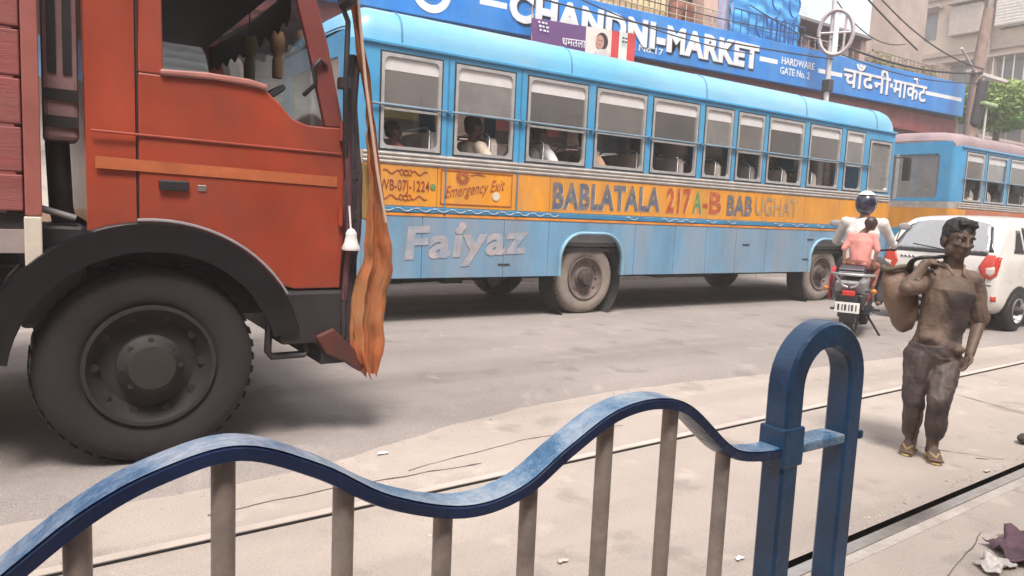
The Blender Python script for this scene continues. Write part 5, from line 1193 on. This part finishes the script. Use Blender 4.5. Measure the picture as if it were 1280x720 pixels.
for k in (-1, 1):
    MB().tube([P(-.31, k*.15, .73), P(-.31, k*.07, .62), P(-.31, k*.015, .60)], .013, 8).build('cowl_trim', slv, mc, smooth=60)
    MB().tube([P(-.25, k*.16, .56), P(-.25, k*.23, .57)], .012, 8).build('indicator_stalk', blk, mc)
    MB().ell(P(-.25, k*.25, .57), (.03, .035, .03)).build('indicator', M('amber_lens', (.5, .18, .03), .25), mc, smooth=180)
    MB().tube([P(.35, k*.1, .30), P(.3, k*.13, .50), P(.22, k*.14, .62)], .025, 8).build('shock_absorber', slv, mc, smooth=60)
    MB().tube([P(1.38, k*.1, .30), P(1.15, k*.1, .95)], .028, 8).build('fork_leg', slv, mc, smooth=60)
    m_ = MB().tube([P(1.05, k*.3, 1.05), P(1.02, k*.36, 1.28)], .007, 6).build('mirror_stalk', blk, mc)
    MB().ell(P(1.0, k*.40, 1.32), (.012, .07, .045)).build('mirror', gry, m_, smooth=180)
MB().box(mx0-.33, mx0-.27, my0-.07, my0+.07, ZR+.50, ZR+.565).build('tail_lamp', M('red_lens', (.5, .03, .02)), mc, bevel=.015)
MB().box(mx0-.335, mx0-.328, my0-.13, my0+.13, ZR+.31, ZR+.43).build('number_plate', M('plate_white', (.72, .72, .7), .5), mc, bevel=.004)
for k in range(6): MB().box(mx0-.338, mx0-.3355, my0-.1+.036*k, my0-.1+.036*k+.012+.008*(k % 2), ZR+.335, ZR+.405).build('plate_mark', blk, mc)
MB().box(mx0-.3, mx0-.25, my0-.1, my0+.1, ZR+.25, ZR+.52).build('plate_bracket', blk, mc, bevel=.01)
MB().tube([P(.9, -.14, .26), P(.3, -.17, .28), P(-.12, -.2, .36)], [.03, .045, .05], 12).build('silencer', blk, mc, smooth=60)
MB().box(mx0+.5, mx0+.95, my0-.13, my0+.13, ZR+.22, ZR+.5).build('engine', M('engine_grey', (.12, .12, .12), .4, .6), mc, bevel=.04)
MB().tube([P(1.02, -.34, 1.03), P(1.1, -.15, 1.0), P(1.12, 0, .98), P(1.1, .15, 1.0), P(1.02, .34, 1.03)], .015, 8).build('handlebar', blk, mc, smooth=60)
MB().ell(P(1.28, 0, .92), (.1, .1, .1)).build('headlamp', gry, mc, smooth=180)
MB().tube([P(1.2, -.02, .62), P(1.48, -.02, .62)], (.02, .07), 8, side=(0, 0, 1)).build('front_mudguard', blk, mc, smooth=60)
for k in (-1, 1): MB().tube([P(.55, k*.13, .28), P(.55, k*.26, .28)], .014, 8).build('foot_peg', blk, mc); MB().tube([P(.12, k*.13, .30), P(.12, k*.24, .30)], .014, 8).build('rear_peg', blk, mc)
MB().tube([P(.3, -.15, .24), P(.34, -.3, .0)], .013, 8).build('side_stand', blk, mc)

white_s = M('shirt_white_cotton', (.62, .6, .58), .8, var=.08, scale=6, bump=.15, bscale=40); pink_s = M('shirt_pink', (.62, .25, .22), .8, var=.12, scale=8, bump=.15, bscale=40)
skin_b = M('skin_brown', (.2, .1, .065), .55, var=.12)
FX = Vector((1, 0, 0)); LY = Vector((0, 1, 0)); UP = Vector((0, 0, 1))
def rider(name, label, ox, oz, s, hd, shirt_mat, trous_mat, oy=0, lean_=.1, arms='bar', head_off=(0, 0), hairm=hair_b):
    rt = thing('person', (mx0+ox, my0+oy, ZR+oz), label, 'person', 'people on the motorcycle')
    Q = lambda x, y, z: Vector((mx0+ox+x*s, my0+oy+y*s, ZR+oz+z*s))
    pl, ch, nk = Q(0, 0, .10), Q(lean_*.6, 0, .40), Q(lean_, 0, .60); hc_ = Q(lean_+.03+head_off[0], head_off[1], .755)
    B = MB(); HP_, HR_ = head_geo(B, hc_, hd, UP, s); B.limb([nk, hc_-UP*.03*s], [.055*s, .052*s])
    torso(B, [pl, ch, nk], [(.15*s, .1*s), (.17*s, .11*s), (.07*s, .06*s)], LY)
    Sh = MB(); torso(Sh, [Q(0, 0, -.0), Q(lean_*.2, 0, .2), ch+UP*.02, nk-UP*.05*s, nk], [(.185*s, .14*s), (.18*s, .135*s), (.19*s, .128*s), (.135*s, .095*s), (.068*s, .062*s)], LY)
    Tr = MB(); torso(Tr, [Q(0, 0, .12), Q(0, 0, .02)], [(.17*s, .13*s), (.17*s, .14*s)], LY)
    for k in (-1, 1):
        sh_ = Q(lean_*.9, k*.2, .54)
        if arms == 'bar': el_, wr_ = Q(.20+lean_*.5, k*.32, .30), Q(.55, k*.31, .27)
        else: el_, wr_ = Q(.02, k*.27, .30), Q(-.03, k*.25, .10)
        B.limb([sh_, el_, wr_], [.05*s, .04*s, .028*s]); hand_geo(B, wr_, wr_-el_, -UP, Vector((0, -k, 0)), s, .5, .3 if arms == 'bar' else 0)
        Sh.limb([sh_.lerp(nk, .5)-UP*.03*s, sh_, sh_.lerp(el_, .55), el_, el_.lerp(wr_, .75 if arms == 'bar' else .1)], [.062*s, .068*s, .058*s, .052*s, .042*s])
        kn, an = Q(.42, k*.24, .0), Q(.32, k*.22, -.40 if arms == 'bar' else -.36)
        Tr.limb([Q(0, k*.1, .04), Q(.2, k*.18, .04), kn, kn.lerp(an, .5), an], [.105*s, .095*s, .075*s, .065*s, .055*s]); foot_geo(B, an, an+FX*.15*s-UP*.075*s, s)
    remesh(B, .0095, 3).build('body', skin_b, rt, smooth=180); remesh(Sh, .011, 3, .012, 14).build('shirt', shirt_mat, rt, smooth=180); remesh(Tr, .011, 3, .01, 14).build('trousers', trous_mat, rt, smooth=180)
    return rt, HP_, HR_, s
r1, HP1, HR1, s1_ = rider('person', 'motorcycle rider in a white shirt and a dark helmet with a white top', .38, .80, 1.0, (1, -.1, 0), white_s, M('trousers_dark', (.05, .045, .05), .8, var=.2))
he = MB(); he.ell(HP1(0, -.01, .02), (.122, .14, .145), HR1, 24, 16); hb = remesh(he, .008, 2).build('helmet', M('helmet_navy', (.018, .016, .045), .2, coat=.6), r1, smooth=180)
tp_ = MB(); tp_.ell(HP1(0, -.012, .055), (.119, .137, .122), HR1, 24, 16); tp_.v = [v for v in tp_.v]
cut = HP1(0, 0, .118); keep = MB(); idx = {i: n for n, i in enumerate(i for i, v in enumerate(tp_.v) if Vector(v).z > cut.z-.004)}; keep.v = [tp_.v[i] for i in idx]; keep.f = [tuple(idx[i] for i in f) for f in tp_.f if all(i in idx for i in f)]
keep.build('helmet_top', M('helmet_white', (.72, .7, .68), .3, coat=.4), hb, smooth=180)
MB().tube([HP1(-.1, .1, .02), HP1(0, .145, .03), HP1(.1, .1, .02)], (.05, .008), 10, side=(0, 0, 1)).build('visor', M('visor_dark', (.02, .02, .025), .1), hb, smooth=60)
r2, HP2, HR2, s2_ = rider('person', 'small child in a pink shirt riding behind the motorcyclist', -.06, .84, .64, (1, -.75, 0), pink_s, M('trousers_rust', (.32, .12, .09), .8, var=.2), oy=-.05, lean_=.12, arms='down', head_off=(-.02, -.13))
hh = MB(); hh.ell(HP2(0, -.02, .035), (.084*.78, .1*.78, .09*.78), HR2); hh.ell(HP2(0, -.05, -.015), (.07*.75, .05*.75, .07*.75), HR2); remesh(hh, .008, 2, .005, 30).build('hair', M('child_hair', (.05, .025, .022), .5, var=.3, scale=30), r2, smooth=180)
MB().tube([P(-.20, .19, .80), P(-.12, .22, .68), P(-.02, .24, .55), P(.05, .24, .45)], (.05, .02), 10, side=(1, 0, 0)).build('red_scarf', M('scarf_red', (.6, .03, .05), .7, var=.15), r2, smooth=180)

ROT = rad(24)
for o_ in (mc, r1, r2):
    d_ = o_.location-Vector((mx0, my0, o_.location.z)); d_ = Matrix.Rotation(ROT, 3, 'Z')@d_
    o_.location = Vector((mx0, my0, o_.location.z))+d_; o_.rotation_euler.z = ROT
# ---------------- passengers in the buses
def passenger(x, y, z, shirt, label, arm=True, s=1.0, head=(1, 0, 0)):
    rt = thing('person', (x, y, z), label, 'person', 'bus passengers seen through the windows')
    Q = lambda a, b, c: Vector((x+a*s, y+b*s, z+c*s))
    B = MB(); HPp, HRp = head_geo(B, Q(.06, 0, .76), head, UP, s); B.limb([Q(.04, 0, .58), Q(.06, 0, .72)], [.055*s, .05*s]); torso(B, [Q(0, 0, .1), Q(.02, 0, .4), Q(.03, 0, .58)], [(.15*s, .1*s), (.16*s, .11*s), (.07*s, .06*s)], LY)
    for k in (-1, 1): B.limb([Q(0, k*.09, .05), Q(.42, k*.1, .06), Q(.44, k*.1, -.38)], [.09*s, .07*s, .05*s])
    Sh = MB(); torso(Sh, [Q(0, 0, 0), Q(.01, 0, .25), Q(.02, 0, .42), Q(.03, 0, .55), Q(.04, 0, .6)], [(.18*s, .14*s), (.18*s, .135*s), (.2*s, .135*s), (.14*s, .1*s), (.07*s, .06*s)], LY)
    for k in (-1, 1):
        sh_ = Q(.03, k*.19, .54)
        if arm and k == -1: el_, wr_ = Q(.12, -.30, .34), Q(.38, -.30, .40)
        else: el_, wr_ = Q(.08, k*.26, .28), Q(.32, k*.16, .18)
        B.limb([sh_, el_, wr_], [.048*s, .04*s, .028*s]); hand_geo(B, wr_, wr_-el_, -UP, Vector((0, -k, 0)), s, .4)
        Sh.limb([sh_, sh_.lerp(el_, .5), el_, el_.lerp(wr_, .5)], [.075*s, .068*s, .06*s, .052*s])
    remesh(B, .013, 3).build('body', skin_b, rt, smooth=180); remesh(Sh, .013, 3, .01, 14).build('shirt', shirt, rt, smooth=180)
    hh = MB(); hh.ell(HPp(0, -.02, .045), (.086*s, .1*s, .085*s), HRp); hh.ell(HPp(0, -.055, -.01), (.07*s, .05*s, .07*s), HRp); remesh(hh, .011, 2).build('hair', hair_b, rt, smooth=180)
    return rt
beige_s = M('shirt_beige', (.55, .45, .36), .8, var=.1); blue_s = M('shirt_grey_blue', (.34, .4, .5), .8, var=.1); red_s = M('shirt_maroon', (.3, .07, .06), .8, var=.1)
ys = YB+.40
passenger(4.32, ys, 1.46, beige_s, 'passenger in beige at the emergency exit window of the long bus', True, 1.14)
passenger(5.28, ys, 1.46, white_s, 'passenger in white with an elbow out at the third window of the long bus', True, 1.14)
passenger(6.05, ys, 1.46, M('skin_shirt_tan', (.42, .26, .18), .8), 'passenger in tan with an arm on the sill, fourth window of the long bus', True, 1.14, (1, -.4, 0))
passenger(7.0, ys+.05, 1.46, blue_s, 'passenger in grey blue at the fifth window of the long bus', False, 1.14)
passenger(3.3, ys, 1.46, red_s, 'passenger in maroon at the rearmost window of the long bus', False, .95)
passenger(16.35, 7.25+.40, 1.42, M('shirt_cream', (.66, .6, .46), .8), 'passenger in a cream sleeve leaning on the first window of the second bus', True, 1.05)
passenger(17.9, 7.25+.42, 1.42, white_s, 'passenger in white at the second window of the second bus', True, 1.14)
# lorry driver
dr = passenger(.42, YT+.5, 1.42, M('driver_shirt', (.07, .05, .07), .8), 'lorry driver in a dark shirt sitting far back in the red cab', False, .92); dr['group'] = 'people in cabs'

# ================================================================== CARS
car_w = M('car_white_paint', (.7, .68, .65), .28, var=.04, dirt=(.52, .48, .44), damt=.35, dscale=1.5, coat=.6)
car_gl = M('car_dark_glass', (.025, .028, .032), .06, var=.1, spec=.8); car_glr = glassmat('car_rear_glass', (.5, .53, .55), .45, (.55, .57, .6), .9, .05)
car_bk = M('car_black_trim', (.02, .02, .022), .5); lens_r = M('car_red_lens', (.55, .05, .03), .15, var=.1, coat=.8); lens_c = M('car_clear_lens', (.6, .5, .46), .12, coat=.8)
def make_car(cx, cy, label):
    """rear end at X = cx, centre line at Y = cy, nose towards +X"""
    T = thing('car', (cx+1.7, cy, ZR), label, 'car', 'white cars in the traffic')
    ST = [(0, .70, .42, .60, .62), (.02, .74, .30, .80, .86), (.06, .77, .26, .93, 1.00), (.12, .785, .24, .95, 1.10), (.22, .80, .22, .96, 1.26), (.34, .805, .2, .97, 1.41), (.46, .81, .2, .97, 1.475), (.7, .81, .2, .97, 1.505), (1.3, .81, .2, .96, 1.525), (1.75, .81, .2, .95, 1.50), (2.05, .81, .2, .94, 1.38), (2.45, .805, .2, .93, 1.10), (2.65, .80, .2, .91, .98), (3.0, .79, .2, .86, .90), (3.3, .74, .22, .76, .80), (3.42, .66, .26, .66, .70), (3.47, .55, .35, .55, .58)]
    def st(x): return [interp([(q[0], q[k]) for q in ST], x) for k in (1, 2, 3, 4)]
    xs = sorted(set([q[0] for q in ST]+[.09, .17, .28, .4, .55, .58, .9, 1.1, 1.5, 1.9, 2.2, 2.3, 2.8, 3.15]))
    V = []; NP = 0
    for x in xs:
        w_, zb2_, be, ro = st(x); up = max(0, ro-be); wr = w_-.30*up*1.0-.02
        half = [(0, zb2_), (w_*.8, zb2_), (w_*.96, zb2_+.05), (w_, zb2_+.18), (w_*1.005, lerp(zb2_, be, .6)), (w_*.985, be-.06), (w_*.96, be)]
        if up > .02: half += [(lerp(w_*.95, wr, .33), be+up*.33), (lerp(w_*.95, wr, .66), be+up*.66), (wr+.01, be+up*.86), (wr-.05, be+up*.95), (wr-.16, be+up*.985), (wr*.4, ro), (0, ro+.004)]
        else: half += [(w_*.93, be+up*.2), (w_*.88, be+up*.5), (w_*.8, be+up*.7), (w_*.7, be+up*.8), (w_*.55, be+up*.9), (w_*.3, ro), (0, ro)]
        ring_ = half+[(-y, z) for y, z in half[-2:0:-1]]; NP = len(ring_)
        V += [(cx+x, cy+y, ZR+z) for y, z in ring_]
    F = [(i*NP+j, (i+1)*NP+j, (i+1)*NP+(j+1) % NP, i*NP+(j+1) % NP) for i in range(len(xs)-1) for j in range(NP)]+[tuple(range(NP)), tuple(range((len(xs)-1)*NP, len(xs)*NP))]
    b = MB(); b.add(V, F); body = b.build('body', car_w, T, smooth=50)
    s_ = body.modifiers.new('sub', 'SUBSURF'); s_.levels = 2; s_.render_levels = 2
    dg = bpy.context.evaluated_depsgraph_get(); me = body.evaluated_get(dg).to_mesh(); off = T.location
    bv = BVHTree.FromPolygons([v.co+off for v in me.vertices], [tuple(p.vertices) for p in me.polygons]); body.evaluated_get(dg).to_mesh_clear()
    def decal(poly, ax, name, mat, offs=.005, parent=None, sub=5):
        bm = bmesh.new(); vs = [bm.verts.new((p[0], p[1], 0)) for p in poly]; f = bm.faces.new(vs); bmesh.ops.triangulate(bm, faces=[f])
        for _ in range(sub): 
            es = [e for e in bm.edges if e.calc_length() > .05]
            if not es: break
            bmesh.ops.subdivide_edges(bm, edges=es, cuts=1); bmesh.ops.triangulate(bm, faces=bm.faces)
        m = MB(); bm.verts.index_update(); v = []
        for q in bm.verts:
            if ax == 'x': o, d = Vector((cx-2, cy+q.co.x, ZR+q.co.y)), Vector((1, 0, 0))
            elif ax == '-x': o, d = Vector((cx+6, cy+q.co.x, ZR+q.co.y)), Vector((-1, 0, 0))
            else: sg = -1 if ax == 'y' else 1; o, d = Vector((cx+q.co.x, cy+sg*3, ZR+q.co.y)), Vector((0, -sg, 0))
            h, nn, _, _ = bv.ray_cast(o, d)
            v.append(h-d*offs if h else o+d*2.2)
        m.add(v, [tuple(x.index for x in f.verts) for f in bm.faces]); bm.free()
        o = m.build(name, mat, parent or T, smooth=40); sd = o.modifiers.new('thick', 'SOLIDIFY'); sd.thickness = offs*.9; sd.offset = -1; return o
    rw = decal([(-.60, 1.03), (.60, 1.03), (.56, 1.2), (.48, 1.40), (.3, 1.435), (-.3, 1.435), (-.48, 1.40), (-.56, 1.2)], 'x', 'rear_window', car_glr, .006)
    for k in (-1, 1): decal([(k*.605, 1.035), (k*.665, 1.035), (k*.60, 1.2), (k*.535, 1.36), (k*.495, 1.38), (k*.565, 1.2)], 'x', 'rear_corner_glass', car_gl, .005)
    decal([(-.62, .985), (.62, .985), (.6, 1.028), (-.6, 1.028)], 'x', 'window_ledge', car_bk, .006)
    MB().tube([(cx+.02, cy-.1, ZR+1.03), (cx+.04, cy+.35, ZR+1.09)], .008, 6).build('wiper', car_bk, T)
    for k in (-1, 1):
        L_ = decal([(k*.60, 1.0), (k*.70, 1.0), (k*.752, .97), (k*.762, .86), (k*.752, .74), (k*.68, .68), (k*.58, .72), (k*.53, .84)], 'x', 'tail_lamp', lens_r, .016)
        decal([(k*.62, .83), (k*.72, .85), (k*.73, .77), (k*.68, .72), (k*.62, .76)], 'x', 'clear_lens', lens_c, .021, L_)
        decal([(k*.71, .40), (k*.76, .40), (k*.76, .47), (k*.71, .47)], 'x', 'reflector', lens_r, .008)
    decal([(-.26, .62), (.26, .62), (.26, .74), (-.26, .74)], 'x', 'number_plate', M('plate_white', (.72, .72, .7)), .012)
    decal([(-.70, .60), (.70, .60), (.70, .612), (-.70, .612)], 'x', 'bumper_seam', car_bk, .004); decal([(-.62, .30), (.62, .30), (.6, .36), (-.6, .36)], 'x', 'lower_bumper', car_bk, .008)
    decal([(-.63, .61), (-.618, .61), (-.60, .98), (-.612, .98)], 'x', 'tailgate_seam', car_bk, .004); decal([(.63, .61), (.618, .61), (.60, .98), (.612, .98)], 'x', 'tailgate_seam', car_bk, .004)
    for k in range(4): decal([(.30+.055*k, .90), (.34+.055*k, .90), (.34+.055*k, .93), (.30+.055*k, .93)], 'x', 'badge', M('badge_chrome', (.4, .4, .42), .25, .8), .009)
    decal([(-.66, 1.0), (.66, 1.0), (.56, 1.42), (-.56, 1.42)], '-x', 'windscreen', car_gl, .005)
    for ax in ('y', '-y'):
        for poly in ([(.42, 1.03), (.72, 1.02), (.72, 1.33), (.60, 1.33)], [(.78, 1.02), (1.36, 1.0), (1.36, 1.37), (.78, 1.37)], [(1.42, 1.0), (2.2, .99), (1.9, 1.26), (1.75, 1.37), (1.42, 1.37)]):
            decal(poly, ax, 'side_window', car_gl, .006)
        for x in (.75, 1.39, 2.25): decal([(x, .32), (x+.008, .32), (x+.008, .99), (x, .99)], ax, 'door_seam', car_bk, .004)
        for x in (.80, 1.46): decal([(x, .86), (x+.13, .86), (x+.13, .89), (x, .89)], ax, 'door_handle', car_bk, .016)
        for x in (.56, 2.78): decal([(x+.335*math.cos(rad(a)), .27+.335*math.sin(rad(a))) for a in range(0, 181, 15)]+[(x-.3, .215), (x+.3, .215)], ax, 'wheel_arch', car_bk, .006)
    for x in (.56, 2.78):
        for k in (-1, 1):
            wheel(T, cx+x, cy+k*.825, ZR+.275, .275, .17, rubber, slv, k, hub=.35, bolts=4)
    MB().box(cx+.2, cx+3.2, cy-.6, cy+.6, ZR+.16, ZR+.25).build('underbody', car_bk, T)
    for k in (-1, 1):
        MB().ell((cx+1.95, cy+k*.92, ZR+1.0), (.06, .09, .065)).build('mirror', car_w, T, smooth=180)
        decal([(k*.45, .62), (k*.66, .64), (k*.68, .76), (k*.48, .74)], '-x', 'headlamp', lens_c, .01)
    return T
car1 = make_car(10.25, 4.98, 'white hatchback with red tail lamps directly behind the muddy man')
car2 = copy_tree(car1); car2.location = (10.25+1.7+4.7, 4.45, ZR); tag(car2, 'white car further ahead, only its roof showing at the right edge', 'car', 'white cars in the traffic')

# ================================================================== LITTER
lt = random.Random(9)
def scrap(x, y, z, s, mat, label, cat='litter', name='litter'):
    m = MB(); n = 9
    m.grid(lambda u, v: (x+(u-.5)*s*(1+.3*math.sin(v*5)), y+(v-.5)*s*.6*(1+.2*math.cos(u*7)), z+.006+.35*s*abs(mnoise.noise(Vector((u*2.7+x, v*2.7+y, 3))))+.0), n, n)
    o = m.build(name, mat, smooth=60); sd = o.modifiers.new('thick', 'SOLIDIFY'); sd.thickness = .003
    return tag(o, label, cat, 'litter on the ground')
p = onZ(1268, 695, 0); scrap(p.x+.1, p.y, .0, .34, M('rag_violet', (.10, .055, .075), .8, var=.6, scale=9), 'crumpled dark violet rag lying in the bottom right corner', 'rag', 'rag')
p = onZ(1255, 712, 0); scrap(p.x-.02, p.y+.03, .0, .16, M('scrap_pale', (.5, .47, .45), .7, var=.4, scale=20), 'pale crumpled plastic scrap beside the violet rag')
p = onZ(1233, 590, 0); scrap(p.x, p.y, .0, .04, cream, 'small pale scrap beside the near tram rail')
p = onZ(924, 700, 0); scrap(p.x, p.y, .0, .035, sign_white, 'tiny white paper scrap left of the hooped railing post')
p = onZ(703, 703, 0); scrap(p.x, p.y, .0, .04, cream, 'tiny pale scrap seen between two railing bars')
p = onZ(478, 568, 0); scrap(p.x, p.y, .0, .05, sign_white, 'small white scrap at the asphalt edge below the orange cloth')
p = onZ(1278, 556, 0)
tag(MB().ell((p.x+.05, p.y, .035), (.07, .05, .035), n=12, m=8).build('stone', M('stone_dark', (.08, .065, .055), .9, var=.4, scale=12), smooth=60), 'small dark stone at the right edge beyond the near rail', 'stone')
hz_ = struct(MB().box(-104, 204, -74, 124, -1.3, 16.6).build('haze', dark)); hz_['kind'] = 'stuff'
hm = bpy.data.materials.new('haze_air'); hm.use_nodes = True; hn = hm.node_tree; hn.nodes.remove(hn.nodes['Principled BSDF'])
hv = hn.nodes.new('ShaderNodeVolumePrincipled'); hv.inputs['Color'].default_value = (.95, .92, .9, 1); hv.inputs['Density'].default_value = .0065; hv.inputs['Anisotropy'].default_value = .2
hn.links.new(hv.outputs[0], hn.nodes['Material Output'].inputs['Volume']); hz_.data.materials.clear(); hz_.data.materials.append(hm)
# unseen row of houses behind the camera, added to shade railing and near ground
ob = thing('shading_block', (0, -4, -.1), 'plain unseen terrace behind the camera, added to shade the railing', 'building')
MB().box(-30, 40, -12, -3.2, .147, 9.0).build('wall', wallm, ob); MB().box(-30, 40, -3.198, -1.4, 3.4, 3.55).build('awning', ledge, ob)  # wall and awning of the added, unseen shading block
